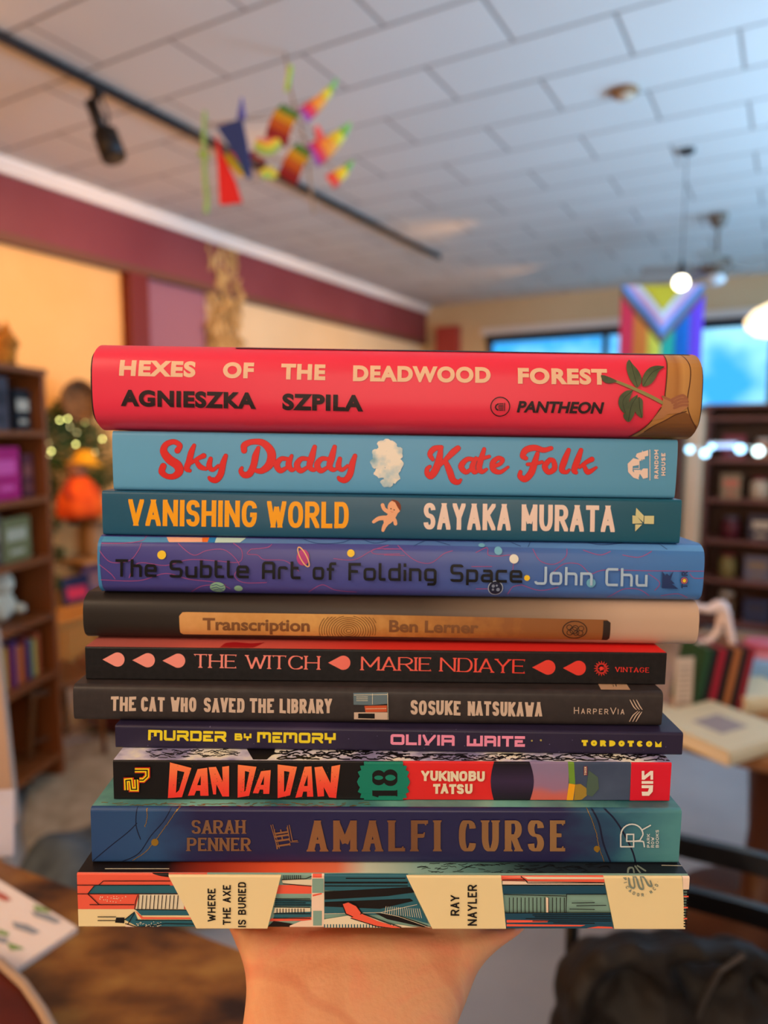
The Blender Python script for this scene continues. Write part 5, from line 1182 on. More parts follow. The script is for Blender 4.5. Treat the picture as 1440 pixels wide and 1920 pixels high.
bm = bmesh.new(); tube(bm, [hang(384, 235, dm-.03), hang(455, 225, dm-.04), hang(520, 222, dm), hang(575, 262, dm)], .0018, 6); tube(bm, [hang(462, 300, dm-.04), hang(540, 300), hang(600, 300), hang(640, 325)], .0018, 6)
link_mesh('wire_frame', bm, mat('cord_tan', '#9a8268', .8), mob)
random.seed(21)
wood = noise_mat('bookcase_wood', [(.25, '#6b3518'), (.55, '#8a4b22'), (.8, '#a05c2c')], 5, .45, 5, (1, 1, .15))
dwood = noise_mat('dark_wood', [(.3, '#3a1c10'), (.7, '#57301a')], 6, .4, 5, (1, 1, .2))
def small_book(name, label, M, L_, T_, W_, c, group=None, cat='book', rough=.5):
    """closed book: local X = spine length, Z = thickness, Y = depth from the spine"""
    t = thing(name, label, cat, M, group)
    tc_ = min(.0025, T_*.12); bm = bmesh.new(); N = 6
    prof = [(T_*.12*(abs(2*k/N-1)**2), T_*k/N) for k in range(N+1)]
    poly = [(W_, 0)] + prof + [(W_, T_), (W_, T_-tc_)] + [(p[0]+tc_, min(max(p[1], tc_), T_-tc_)) for p in prof[::-1] if tc_ < p[1] < T_-tc_] + [(W_, tc_)]
    A = [bm.verts.new((0, y, z)) for y, z in poly]; C = [bm.verts.new((L_, y, z)) for y, z in poly]; n = len(poly)
    bm.faces.new(A); bm.faces.new(C[::-1])
    for i in range(n): bm.faces.new((A[i], C[i], C[(i+1) % n], A[(i+1) % n]))
    link_mesh('cover', bm, mat('cover_' + c[1:], c, rough), t)
    link_mesh('page_block', box((L_/2, (T_*.12+tc_+W_-.004)/2 + .0005, T_/2), (L_-.006, W_-.005-T_*.12-tc_, T_-2*tc_-.0002)), PAPER, t)
    return t
def face_out(label, M, w, h, c, c2=None, th=.02, group=None, name='book'):
    """book displayed cover forward: local X width, Z up, -Y towards the viewer"""
    t = thing(name, label, 'book', M, group)
    bm = bmesh.new(); bx(bm, (0, .001, h/2), (w, .002, h)); bx(bm, (0, th-.001, h/2), (w, .002, h)); bx(bm, (-w/2+.001, th/2, h/2), (.002, th, h))
    link_mesh('cover', bm, mat('cover_' + c[1:], c, .5), t)
    link_mesh('page_block', box((.001, th/2, h/2), (w-.008, th-.0045, h-.006)), PAPER, t)
    if c2:
        bm = bmesh.new(); bx(bm, (0, -.0006, h*.62), (w*.7, .001, h*.28), None); bx(bm, (0, -.0006, h*.22), (w*.5, .001, h*.1)); link_mesh('cover_picture', bm, mat('picture_' + c2[1:], c2, .5), t)
    return t
def jar(name, label, M, r, h, c, c2, group=None, cat='jar'):
    t = thing(name, label, cat, M, group)
    bm = bmesh.new(); lathe(bm, [(r*.85, 0), (r, h*.06), (r, h*.7), (r*.7, h*.84), (r*.7, h*.88)], 20); link_mesh('body', bm, mat('jar_' + c[1:], c, .35), t, True)
    bm = bmesh.new(); lathe(bm, [(r*.78, h*.86), (r*.78, h*.98), (r*.7, h)], 20); link_mesh('lid', bm, mat('lid_' + c2[1:], c2, .35), t, True)
    return t
def bookcase(name, label, M, w, d, h, zs, m, back=True, uprights=()):
    t = thing(name, label, 'bookcase', M)
    for x in (.012, w-.012): link_mesh('side_panel', box((x, d/2, h/2), (.024, d, h), None, .002), m, t)
    for x in uprights: link_mesh('upright', box((x, d/2, h/2), (.02, d-.004, h-.03)), m, t)
    if back: link_mesh('back_panel', box((w/2, d-.005, h/2), (w-.03, .008, h-.02)), dwood, t)
    for z in zs: link_mesh('shelf', box((w/2, d/2-.004, z), (w-.05, d-.012, .022), None, .002), m, t)
    link_mesh('top_panel', box((w/2, d/2, h-.011), (w+.02, d+.01, .024), None, .003), m, t)
    return t
# ---- left bookcase
ang = math.radians(82.3); cr = at(90, 815, 2.9); cr.z = 0
xd = Vector((math.cos(ang), math.sin(ang), 0)); org = cr - xd*1.0
ML = Matrix.Translation(org) @ Matrix.Rotation(ang, 4, 'Z')
bookcase('bookcase', 'reddish wooden bookcase at the left edge facing the room', ML, 1.0, .30, 1.71, (.10, .46, .706, .946, 1.19, 1.454), wood)
def LB(x, y, z, rz=0): return ML @ Matrix.Translation((x, y, z)) @ Matrix.Rotation(rz, 4, 'Z')
it = [(.80, 1.202, '#b81468', '#e0559a', .16, .2, 'magenta book with a pink picture facing out on the second shelf of the left bookcase'), (.92, 1.466, '#1d1a1c', '#c8b49a', .1, .16, 'dark framed picture book facing out on the top shelf of the left bookcase'),
      (.78, 1.466, '#4a4044', '#2c2428', .11, .2, 'grey book beside the dark one on the top shelf of the left bookcase'), (.84, .958, '#7a7448', '#b8ae92', .17, .17, 'olive book facing out on the third shelf of the left bookcase'),
      (.70, .958, '#5a4a3e', '#a89880', .1, .19, 'brown book behind the olive one on the third shelf of the left bookcase'), (.93, 1.202, '#5c2a30', '#8a4a40', .07, .17, 'small maroon book at the end of the second shelf of the left bookcase')]
for x, z, c, c2, w_, h_, lb in it: face_out(lb, LB(x, .05, z), w_, h_, c, c2)
# cream plush on fourth shelf
t = thing('plush_toy', 'cream coloured plush animal sitting on the fourth shelf of the left bookcase', 'plush toy', LB(.82, .14, .718) @ Matrix.Scale(1.15, 4))
fur = noise_mat('cream_fur', [(.3, '#c9bda4'), (.7, '#e0d6bf')], 60, .95, bump=.5)
bm = bmesh.new(); ball(bm, (0, 0, .055), (.07, .055, .06), sub=3, jit=.03); link_mesh('body', bm, fur, t, True)
bm = bmesh.new(); ball(bm, (-.0, -.02, .13), (.045, .042, .042), sub=3, jit=.02); link_mesh('head', bm, fur, t, True)
for s in (-1, 1):
    bm = bmesh.new(); ball(bm, (s*.035, -.02, .168), (.014, .01, .02)); link_mesh('ear', bm, fur, t, True)
    bm = bmesh.new(); ball(bm, (s*.05, -.045, .035), (.02, .03, .02)); link_mesh('paw', bm, fur, t, True)
cs = ['#c9982c', '#8a2338', '#4a2a6b', '#d06a2a', '#7c1d2a', '#2d3f6a', '#a8a04a', '#b5522a']
x = .70
for i, c in enumerate(cs):
    T_ = random.uniform(.022, .036); h_ = random.uniform(.15, .2)
    M = LB(x, .04, .472) @ Matrix.Rotation(-PI/2, 4, 'Y') @ Matrix.Translation((0, 0, -T_))
    nm = {'#c9982c': 'mustard', '#8a2338': 'wine red', '#4a2a6b': 'violet', '#d06a2a': 'orange', '#7c1d2a': 'dark maroon', '#2d3f6a': 'navy', '#a8a04a': 'olive yellow', '#b5522a': 'rust'}[c]
    small_book('book', nm + ' upright book in the row on the lower shelf of the left bookcase', M, h_, T_, .13, c, 'upright books low in the left bookcase'); x += T_ + .002
# plush with orange mane on top of the bookcase
t = thing('plush_toy', 'orange brown shaggy plush with pointed ears on top of the left bookcase', 'plush toy', LB(.93, .14, 1.711))
of = noise_mat('orange_fur', [(.25, '#6b3a12'), (.5, '#b06a1c'), (.75, '#c98a30')], 30, .95, bump=.8)
bm = bmesh.new(); ball(bm, (0, 0, .04), (.06, .06, .05), jit=.15, sub=3); ball(bm, (.01, -.01, -.0 + .09), (.05, .05, .06), jit=.18, sub=3); link_mesh('body', bm, of, t, True)
for s in (-1, 1):
    bm = bmesh.new(); lathe(bm, [(.02, 0), (.014, .025), (.002, .055)], 10, Matrix.Translation((s*.03, -.01, .135))); link_mesh('ear', bm, of, t, True)
# ---- on and by the left wall
def wall_at(u, v, off=.1):
    r = ray(u, v); b_ = WB + off; d = b_ / (r.x*rb.x + r.y*rb.y); return CAM + r*d
WR = Matrix.Rotation(PI/2 - AA, 4, 'Z')            # local X along the wall into the room depth, -Y into the room
px5 = 5.0/F
green = noise_mat('evergreen', [(.3, '#1c3316'), (.7, '#375a26')], 30, .8)
t0 = wall_at(130, 900, .2); t = thing('evergreen_garland', 'bushy evergreen garland with fairy lights hanging on the cream wall beside the bookcase', 'garland', Matrix.Translation(t0) @ WR)
Mi = (Matrix.Translation(t0) @ WR).inverted()
bm = bmesh.new(); ctrl = [(75, 800, 26), (110, 790, 30), (150, 800, 34), (180, 830, 36), (140, 850, 44), (95, 850, 34), (80, 920, 28), (90, 980, 26), (100, 1040, 22), (108, 1095, 16), (190, 900, 24), (100, 900, 40), (160, 905, 34), (205, 880, 26), (120, 760, 20), (165, 770, 18)]
for u, v, r_ in ctrl:
    for k in range(int(r_*5)):
        a = random.uniform(0, 2*PI); q = random.random()**.6*r_
        p = Mi @ wall_at(u + q*math.cos(a), v + q*math.sin(a), random.uniform(.02, .15))
        l = random.uniform(.03, .055); w_ = .008; dr = Vector((random.uniform(-1, 1), random.uniform(-.7, .7), random.uniform(-1, .6))).normalized(); sd = dr.cross(Vector((random.uniform(-.3, .3), 1, .2))).normalized()*w_
        vs = [bm.verts.new(x) for x in (p - dr*l*.5, p + sd, p + dr*l*.5, p - sd, p + Vector((0, .004, .004)))]
        for i in range(4): bm.faces.new((vs[i], vs[(i+1) % 4], vs[4]))
        bm.faces.new(vs[:4][::-1])
link_mesh('foliage', bm, green, t)
t2 = thing('string_lights', 'warm fairy lights strung through the evergreen garland', 'string lights', Matrix.Translation(t0) @ WR)
bulb = mat('fairy_glow', '#fff6b0', .4, emit='#f2f08a', es=14); bulb2 = mat('fairy_dim', '#fff6d0', .4, emit='#e8d890', es=4)
LP = [(112, 788, 1), (127, 785, 1), (159, 791, 1), (131, 800, 0), (144, 811, 0), (192, 823, 1), (142, 833, 1), (96, 846, 1), (90, 831, 0), (92, 853, 0), (178, 848, 0)]
prev = None; pts_ = []
for u, v, k in LP:
    p = Mi @ wall_at(u, v, .19); pts_.append(p); bm = bmesh.new(); ball(bm, p, .0065, sub=2); link_mesh('bulb', bm, bulb if k else bulb2, t2, True)
bm = bmesh.new(); tube(bm, [p + Vector((0, .01, -.006)) for p in sorted(pts_, key=lambda p: (p.x, p.z))], .0015, 6); link_mesh('wire', bm, mat('wire_green', '#20301a', .6), t2)
# wicker basket
c = wall_at(140, 752, .26); t = thing('wicker_basket', 'round brown wicker basket hanging above the evergreen garland', 'basket', Matrix.Translation(c) @ WR)
wk_ = noise_mat('wicker', [(.3, '#4a3320'), (.7, '#7a5a38')], 40, .85, bump=.6)
bm = bmesh.new(); lathe(bm, [(.001, -.02), (.09, -.02), (.135, .03), (.14, .06), (.128, .06), (.12, .03), (.085, -.008), (.001, -.008)], 28, Matrix.Rotation(PI/2, 4, 'X')); link_mesh('bowl', bm, wk_, t, True)
bm = bmesh.new(); tube(bm, [(.135*math.cos(k*PI/14), -.06, .135*math.sin(k*PI/14)) for k in range(28)], .012, 8, closed=True); link_mesh('rim', bm, wk_, t, True)
# autumn doll
sh_z = wall_at(150, 972, .15).z
c = wall_at(150, 970, .34); t = thing('autumn_doll', 'doll with a yellow hat and puffy orange dress on the wall ledge', 'doll', Matrix.Translation(c) @ WR)
bm = bmesh.new(); lathe(bm, [(.13, 0), (.15, .04), (.14, .13), (.1, .2), (.055, .27), (.02, .28)], 20); 
for v in bm.verts: v.co *= 1 + .04*math.sin(7*math.atan2(v.co.y, v.co.x))
link_mesh('dress', bm, noise_mat('orange_cloth', [(.35, '#c8400c'), (.65, '#f0641a')], 9, .8), t, True)
bm = bmesh.new(); ball(bm, (-.01, 0, .32), (.065, .06, .065), sub=3); link_mesh('head', bm, mat('doll_brown', '#8a5a40', .7), t, True)
bm = bmesh.new(); lathe(bm, [(.12, .355), (.125, .365), (.075, .38), (.07, .42), (.045, .455), (.01, .46)], 20, Matrix.Rotation(.15, 4, 'Y')); link_mesh('hat', bm, mat('yellow_felt', '#e0a41c', .8), t, True)
for s in (-1, 1):
    bm = bmesh.new(); tube(bm, [(s*.06, 0, .25), (s*.12, -.03, .18), (s*.11, -.07, .13)], [.028, .024, .02], 10); link_mesh('arm', bm, mat('doll_sleeve', '#a83414', .8), t, True)
def ledge(label, u0, u1, v, dpt=.46):
    p0, p1 = wall_at(u0, v, .0), wall_at(u1, v, .0); w_ = (Vector((p1.x, p1.y)) - Vector((p0.x, p0.y))).length
    z_ = wall_at((u0+u1)/2, v, dpt).z
    M = Matrix.Translation((p0.x, p0.y, z_)) @ WR; t = thing('wall_ledge', label, 'shelf', M)
    link_mesh('board', box((w_/2, -dpt/2, -.012), (w_, dpt, .024), None, .003), mat('ledge_tan', '#b08a5c', .6), t)
    for x in (.1, w_-.1): link_mesh('bracket', box((x, -.07, -.055), (.02, .13, .07), None, .004), dwood, t)
    return z_, M, w_
z1_, M1, w1_ = ledge('upper tan wall ledge carrying the autumn doll', 105, 235, 972)
t.matrix_basis.translation.z = z1_
# fix doll height
z2_, M2, w2_ = ledge('middle tan wall ledge with a beige figurine', 110, 230, 1052, .3)
z3_, M3, w3_ = ledge('lower tan wall ledge holding leaning picture books', 95, 230, 1166, .3)
bpy.data.objects['autumn_doll'].matrix_basis.translation.z = z1_
jar('figurine', 'pale beige rounded figurine on the middle wall ledge', M2 @ Matrix.Translation((w2_*.42, -.12, 0)), .075, .27, '#c9a47a', '#8a6a4c', cat='figurine')
jar('tin', 'cream tin beside the beige figurine on the middle wall ledge', M2 @ Matrix.Translation((w2_*.7, -.12, 0)), .07, .2, '#d9bf94', '#b07a4a', cat='tin')
face_out('navy picture book with a pink spot leaning on the lower wall ledge', M3 @ Matrix.Translation((w3_*.2, -.16, 0)) @ Matrix.Rotation(-.12, 4, 'X'), .22, .3, '#26305c', '#d83a62')
face_out('lilac and rose picture book leaning on the lower wall ledge', M3 @ Matrix.Translation((w3_*.55, -.12, 0)) @ Matrix.Rotation(-.14, 4, 'X'), .26, .38, '#8a6486', '#c88a86')
face_out('purple picture book at the back of the lower wall ledge', M3 @ Matrix.Translation((w3_*.82, -.1, 0)) @ Matrix.Rotation(-.14, 4, 'X'), .2, .3, '#5a3c70', '#a8506a')
# decoration seen above the pink book: hanging ornate leaf panel
c = wall_at(422, 560, .05); t = thing('wall_hanging', 'pale gold woven leaf hanging on the far part of the left wall', 'wall hanging', Matrix.Translation(c) @ WR)
bm = bmesh.new(); bx(bm, (0, 0, .5), (.5, .02, .03)); link_mesh('rod', bm, dwood, t)
bm = bmesh.new()
for k in range(260):
    p = Vector((random.uniform(-.22, .22), random.uniform(-.03, .01), random.uniform(-.65, .5))); a = random.uniform(-.8, .8); l = random.uniform(.04, .08)
    ball(bm, (0, 0, 0), (l*.35, .008, l), Matrix.Translation(p) @ Matrix.Rotation(a, 4, 'Y'), sub=1)
link_mesh('leaf_weave', bm, noise_mat('straw_gold', [(.3, '#8a6630'), (.6, '#c9a468'), (.8, '#e0c694')], 12, .8), t)
# ---- chair and pouf by the left wall
def chair(label, M, m, sw=.42, sh_=.45, bh=.85):
    t = thing('wooden_chair', label, 'chair', M)
    link_mesh('seat', box((0, 0, sh_), (sw, sw, .035), None, .01), m, t)
    for sx in (-1, 1):
        bm = bmesh.new(); tube(bm, [(sx*(sw/2-.03), -sw/2+.03, sh_-.018), (sx*(sw/2-.01), -sw/2+.01, 0)], [.02, .014], 10); link_mesh('leg', bm, m, t)
        bm = bmesh.new(); tube(bm, [(sx*(sw/2-.03), sw/2-.03, sh_-.018), (sx*(sw/2-.01), sw/2+.02, 0)], [.02, .014], 10); link_mesh('leg', bm, m, t)
        bm = bmesh.new(); tube(bm, [(sx*(sw/2-.03), sw/2-.03, sh_), (sx*(sw/2-.03), sw/2+.05, bh)], .016, 10); link_mesh('back_post', bm, m, t)
    for z_ in (.6, .72, .83): link_mesh('back_slat', box((0, sw/2 + .0 + (z_-.45)*.18, z_), (sw-.06, .014, .045), None, .004), m, t)
    for z_ in (.2,):
        bm = bmesh.new(); tube(bm, [(-sw/2+.02, -sw/2+.02, z_), (-sw/2+.02, sw/2-.0, z_)], .009, 8); tube(bm, [(sw/2-.02, -sw/2+.02, z_), (sw/2-.02, sw/2-.0, z_)], .009, 8); tube(bm, [(-sw/2+.02, 0, z_), (sw/2-.02, 0, z_)], .009, 8); link_mesh('stretcher', bm, m, t)
    return t
p = atz(98, 1424, 0); p.z = .0145
cw_ = noise_mat('chair_wood', [(.3, '#4a2610'), (.7, '#7a4820')], 8, .4)
chair('low brown wooden chair standing by the left bookcase', Matrix.Translation(p) @ Matrix.Rotation(2.5, 4, 'Z') @ Matrix.Scale(.80, 4), cw_)
p = at(262, 1300, 3.55); p.z = .0145; t = thing('pouf', 'dark red leather drum pouf behind the brown chair', 'pouf', Matrix.Translation(p))
lr_ = mat('dark_red_leather', '#5c1f18', .35)
bm = bmesh.new(); lathe(bm, [(.24, 0), (.29, .03), (.31, .16), (.29, .30), (.25, .345), (.15, .355), (.001, .36)], 36); link_mesh('cushion', bm, lr_, t, True)
bm = bmesh.new(); tube(bm, [(.292*math.cos(k*PI/18), .292*math.sin(k*PI/18), .305) for k in range(36)], .007, 6, closed=True); link_mesh('piping', bm, lr_, t, True)
# low storage bench along the wall
gw_ = noise_mat('golden_pine', [(.3, '#a8763a'), (.7, '#c4904c')], 4, .5, 4, (.3, 1, 1))
pA = at(92, 815, 4.25); an_ = PI/2 - AA
t = thing('storage_bench', 'low golden pine storage bench under the wall ledges', 'bench', Matrix.Translation((pA.x, pA.y, 0)) @ WR)
link_mesh('body', box((.75, .16, .15), (1.5, .32, .26), None, .004), gw_, t); link_mesh('top_board', box((.75, .155, .292), (1.54, .35, .024), None, .005), gw_, t)
for k in range(3):
    d_ = link_mesh('drawer', box((.26 + k*.49, -.006, .155), (.45, .014, .2), None, .004), gw_, t)
    bm = bmesh.new(); ball(bm, (.26 + k*.49, -.022, .16), .014); link_mesh('knob', bm, dwood, d_, True)
# rug and cushion
rug = noise_mat('rug_wool', [(.3, '#9b8468'), (.7, '#bca488')], 14, .95, bump=.4)
pts_ = [atz(u, v, 0) for u, v in ((42, 1560), (60, 1420), (215, 1378), (420, 1362), (760, 1400), (760, 1700), (180, 1760), (70, 1700))]
c = Vector((sum(p.x for p in pts_)/8, sum(p.y for p in pts_)/8, 0)); o = link_mesh('rug', slab([(p.x-c.x, p.y-c.y) for p in pts_], .0005, .014), rug); o.matrix_basis = Matrix.Translation(c); tag(o, 'beige wool rug on the floor between the chair and the near table', 'rug')
p = atz(240, 1690, 0); t = thing('floor_cushion', 'slate blue crumpled floor cushion on the beige rug', 'cushion', Matrix.Translation(Vector((p.x, p.y, .013))))
bm = bmesh.new(); ball(bm, (0, 0, .1), (.34, .27, .1), sub=4)
for v in bm.verts: v.co.z += .02*math.sin(v.co.x*22 + 3*math.sin(v.co.y*9)) * (v.co.z > .05); v.co.z = max(v.co.z, .001)
link_mesh('cover', bm, noise_mat('slate_denim', [(.3, '#3b4650'), (.7, '#5a6872')], 12, .9), t, True)
bm = bmesh.new(); tube(bm, [(-.2, -.2, .09), (0, -.26, .11), (.2, -.2, .09)], .008, 8); link_mesh('seam', bm, mat('seam_tan', '#9c8468', .9), t)
# ---- near wooden table, lower left
TZ = .95
kn = noise_mat('knotty_wood', [(.32, '#2a1408'), (.43, '#5e3613'), (.54, '#7e4e1e'), (.7, '#9c6c30')], 12, .36, 3, (1, 1.8, 1), coat=.1)
pts_ = [atz(u, v, TZ) for u, v in ((-520, 1421), (640, 1853), (700, 2500), (-900, 2300))]
c = Vector((sum(p.x for p in pts_)/4, sum(p.y for p in pts_)/4, 0)); t = thing('knotty_wood_table', 'tall brown knotty wooden table in the lower left foreground', 'table', Matrix.Translation(c))
o = link_mesh('tabletop', slab([(p.x-c.x, p.y-c.y) for p in pts_], TZ-.035, TZ), kn, t); 
for p in pts_:
    q = (p - c)*.84; link_mesh('leg', box((q.x, q.y, (TZ-.035)/2), (.05, .05, TZ-.035), None, .004), kn, t)
# printed sheet lying on it
ps = [atz(u, v, TZ+.006) for u, v in ((-150, 1560), (145, 1738), (28, 1818), (-300, 1640))]
c = ps[2]; t = thing('printed_sheet', 'white printed sheet with small coloured blocks on the knotty table', 'paper', Matrix.Translation(Vector((c.x, c.y, TZ))))
L2 = lambda p: (p.x - c.x, p.y - c.y)
link_mesh('paper', slab([L2(p) for p in ps], .0, .0058), mat('sheet_white', '#ead8cc', .7), t)
for cc, qs in (('#7a9a58', [[(62, 1696), (88, 1704), (96, 1712), (66, 1708)], [(12, 1766), (40, 1776), (46, 1780), (20, 1782)], [(0, 1742), (18, 1750), (14, 1756), (-8, 1750)]]), ('#8f9298', [[(58, 1708), (92, 1714), (116, 1728), (104, 1732), (64, 1718)], [(22, 1728), (52, 1734), (76, 1748), (62, 1752), (28, 1740)], [(-10, 1754), (16, 1760), (10, 1770), (-16, 1762)]]), ('#b85a4a', [[(-14, 1668), (8, 1676), (22, 1688), (10, 1690), (-14, 1680)]])):
    bm = bmesh.new()
    for q in qs:
        vs = [bm.verts.new((*L2(atz(u, v, TZ+.006)), .0062)) for u, v in q]; bm.faces.new(vs)
    link_mesh('printed_blocks', bm, mat('block_' + cc[1:], cc, .6), t)
# maroon tray with pale rim
tp = [atz(u, v, TZ+.03) for u, v in ((-330, 1755), (-120, 1758), (0, 1797), (45, 1838), (78, 1885), (104, 1932), (118, 2000), (60, 2100), (-330, 2150))]
c = Vector((tp[0].x, tp[0].y, TZ)); t = thing('tray', 'maroon rounded tray with a pale raised rim in the bottom left corner', 'tray', Matrix.Translation(c))
link_mesh('base', slab([(p.x-c.x, p.y-c.y) for p in tp], 0.0003, .022), noise_mat('maroon_lacquer', [(.3, '#3c100c'), (.7, '#5c1c14')], 6, .3, 4, (1, 4, 1)), t)
bm = bmesh.new(); tube(bm, [p - c + Vector((0, 0, -.004)) for p in tp], .0042, 8, closed=True); link_mesh('rim', bm, mat('rim_taupe', '#a28a78', .35), t, True)
# small standing cards at the far left of the table
p0 = at(8, 1636, .80); p0.z = TZ
t = thing('sign_card', 'white standing card with a purple panel at the left edge of the knotty table', 'card', Matrix.Translation(Vector((p0.x-.03, p0.y-.008, TZ))) @ Matrix.Rotation(-.12, 4, 'X') @ Matrix.Rotation(.15, 4, 'Z'))
link_mesh('card', box((0, 0, .04), (.088, .002, .078)), mat('card_white', '#c9c4d4', .6), t); link_mesh('purple_panel', box((-.012, -.0013, .035), (.05, .0006, .05)), mat('panel_purple', '#6a2a78', .6), t)
t = thing('display_board', 'pale beige narrow board leaning upright at the left edge behind the purple card', 'board', Matrix.Translation(at(2, 1560, .98)) )
bm = bmesh.new(); c = at(2, 1560, .98); q = [at(-60, 1180, 1.0), at(-8, 1180, 1.0), at(30, 1545, .97), at(-60, 1545, .97)]
A = [bm.verts.new(p - c) for p in q]; C = [bm.verts.new(p - c + Vector((0, .012, 0))) for p in q]; bm.faces.new(A); bm.faces.new(C[::-1])
for i in range(4): bm.faces.new((A[i], A[(i+1) % 4], C[(i+1) % 4], C[i]))
link_mesh('panel', bm, mat('board_beige', '#b99a86', .7), t)
qz = at(-20, 1545, .97); bm = bmesh.new(); bx(bm, (qz.x - c.x, .006, (0 - c.z + (qz.z-c.z))/2), (.03, .02, qz.z)); link_mesh('stand', bm, mat('board_beige', '#b99a86', .7), t)

# ---- right side: bookcases under the window
rw = noise_mat('shelf_cherry', [(.3, '#6e3f34'), (.7, '#845044')], 5, .5, 4, (1, 1, .2))
uu = at(1322, 815, 5.0); uu.z = 0
MRt = Matrix.Translation(uu) @ Matrix.Rotation(-AA, 4, 'Z')
zsR = (.12, .42, .70, .99, 1.27, 1.56)
bookcase('bookcase', 'open shelving full of small goods below the window on the right', MRt, 1.2, .32, 1.66, zsR, rw)
uu2 = at(1305, 815, 4.95); uu2.z = 0; M2c = Matrix.Translation(uu2) @ Matrix.Rotation(-AA, 4, 'Z')
o = link_mesh('cream_pillar', box((0, 0, .80), (.085, .085, 1.60), None, .004), noise_mat('pillar_cream', [(.3, '#d2b696'), (.7, '#dcc2a4')], 3, .6)); o.matrix_basis = M2c; tag(o, 'slim cream wooden pillar at the left end of the right shelving', 'pillar')
MR2 = MRt @ Matrix.Translation((-1.02, 0, 0))
bookcase('bookcase', 'cherry bookcase left of the cream pillar, mostly hidden behind the book stack', MR2, .86, .32, 1.62, zsR[:-1], rw)
def RB(x, y, z, rz=0): return MRt @ Matrix.Translation((x, y, z)) @ Matrix.Rotation(rz, 4, 'Z')
names = {'#7c2a34': 'wine', '#b87a58': 'terracotta', '#8f7458': 'tan', '#c7b096': 'beige', '#4a3346': 'plum', '#5c1f2a': 'maroon', '#8a7a4a': 'olive', '#2c3350': 'navy', '#d6a184': 'peach', '#6b6470': 'grey', '#a9762a': 'amber', '#a08c80': 'taupe', '#3c3440': 'charcoal', '#c86a50': 'coral', '#71543c': 'brown', '#d8cfc4': 'ivory'}
cl_ = list(names)
SHN = {1.27: 'top', .99: 'second', .70: 'third', .42: 'fourth', .12: 'lowest'}
rows = {1.27: ['#7c2a34', '#b87a58', '#c86a50', '#d6a184', '#5c1f2a'], .99: ['#8f7458', '#c7b096', '#6b6470', '#4a3346', '#71543c'], .70: ['#5c1f2a', '#3c3440', '#a08c80', '#d6a184', '#8a7a4a'], .42: ['#8a7a4a', '#6b6470', '#a9762a', '#c7b096', '#2c3350'], .12: ['#71543c', '#2c3350', '#8f7458', '#c86a50']}
ordn = ['leftmost', 'second', 'third', 'fourth', 'fifth']
for z_, rr in rows.items():
    x = .11
    for i, c in enumerate(rr):
        w_ = random.uniform(.13, .17); h_ = random.uniform(.16, .23); kind = (i + int(z_*10)) % 3
        if kind == 1: jar('jar', '%s lidded jar, %s item on the %s shelf of the right shelving' % (names[c], ordn[i], SHN[z_]), RB(x + w_/2, .14, z_ + .012), w_*.42, h_*.85, c, random.choice(cl_))
        else: face_out('%s book facing out, %s item on the %s shelf of the right shelving' % (names[c], ordn[i], SHN[z_]), RB(x + w_/2, .06, z_ + .012) @ Matrix.Rotation(-.06, 4, 'X'), w_, h_, c, random.choice([q for q in cl_ if q != c]), .025)
        x += w_ + .04
for z_, rr in ((1.27, ['#4a3346', '#7c2a34']), (.99, ['#71543c', '#3c3440']), (.70, ['#5c1f2a', '#6b6470']), (.42, ['#a08c80', '#2c3350'])):
    x = .83
    for i, c in enumerate(rr):
        face_out('%s book on the %s shelf left of the cream pillar%s' % (names[c], SHN[z_], ', nearest it' if i == 0 else ', farther from it'), MR2 @ Matrix.Translation((x - .09, .06, z_ + .012)) @ Matrix.Rotation(-.06, 4, 'X'), .13, .2, c, random.choice(cl_), .025); x -= .16
# pale shelf lights
lg = mat('shelf_light_glow', '#cfeaff', .3, emit='#9fdcff', es=5); lw = mat('shelf_light_white', '#e8fbff', .3, emit='#d6f6f4', es=5)
t = thing('string_lights', 'row of pale blue globe lights along the front of the right shelving', 'string lights', MRt)
Mi = MRt.inverted(); pts_ = []
for u, v, m_, r_ in ((1293, 843, lg, .022), (1322, 850, lg, .026), (1334, 838, lg, .016), (1388, 842, lg, .028), (1422, 846, lw, .032)):
    p = Mi @ at(u, v, 4.7); pts_.append(p); bm = bmesh.new(); ball(bm, p, r_, sub=3); link_mesh('bulb', bm, m_, t, True)
bm = bmesh.new(); tube(bm, [p + Vector((0, .012, .02)) for p in pts_], .005, 6); link_mesh('wire', bm, white, t)
t = thing('strip_light', 'pale blue strip light between the globe lights of the right shelving', 'strip light', MRt)
p, q = Mi @ at(1330, 836, 4.72), Mi @ at(1380, 836, 4.72); bm = bmesh.new(); tube(bm, [p, q], .014, 10); link_mesh('diffuser', bm, mat('strip_glow', '#b8cfff', .3, emit='#a9c6ff', es=1.6), t, True)
bm = bmesh.new(); tube(bm, [p + Vector((0, .012, .018)), q + Vector((0, .012, .018))], .006, 6); link_mesh('channel', bm, white, t)

# ---- round table, right middle
RT = .75
rtw = noise_mat('honey_wood', [(.3, '#8a5a34'), (.7, '#b07c4c')], 6, .3, 4, (1, .3, 1), coat=.25)
tc0 = at(1480, 815, 1.97); tc0.z = 0
t = thing('round_table', 'round honey brown wooden table with books on it at the right', 'table', Matrix.Translation(tc0))
bm = bmesh.new(); lathe(bm, [(.5, RT-.05), (.545, RT-.045), (.555, RT-.02), (.545, RT-.003), (.53, RT), (.001, RT)], 56); link_mesh('tabletop', bm, rtw, t, True)
bm = bmesh.new(); lathe(bm, [(.25, 0), (.24, .03), (.06, .07), (.045, .3), (.06, RT-.1), (.2, RT-.05)], 28); link_mesh('pedestal', bm, dwood, t, True)
def RTp(u, v, z=RT): return atz(u, v, z)
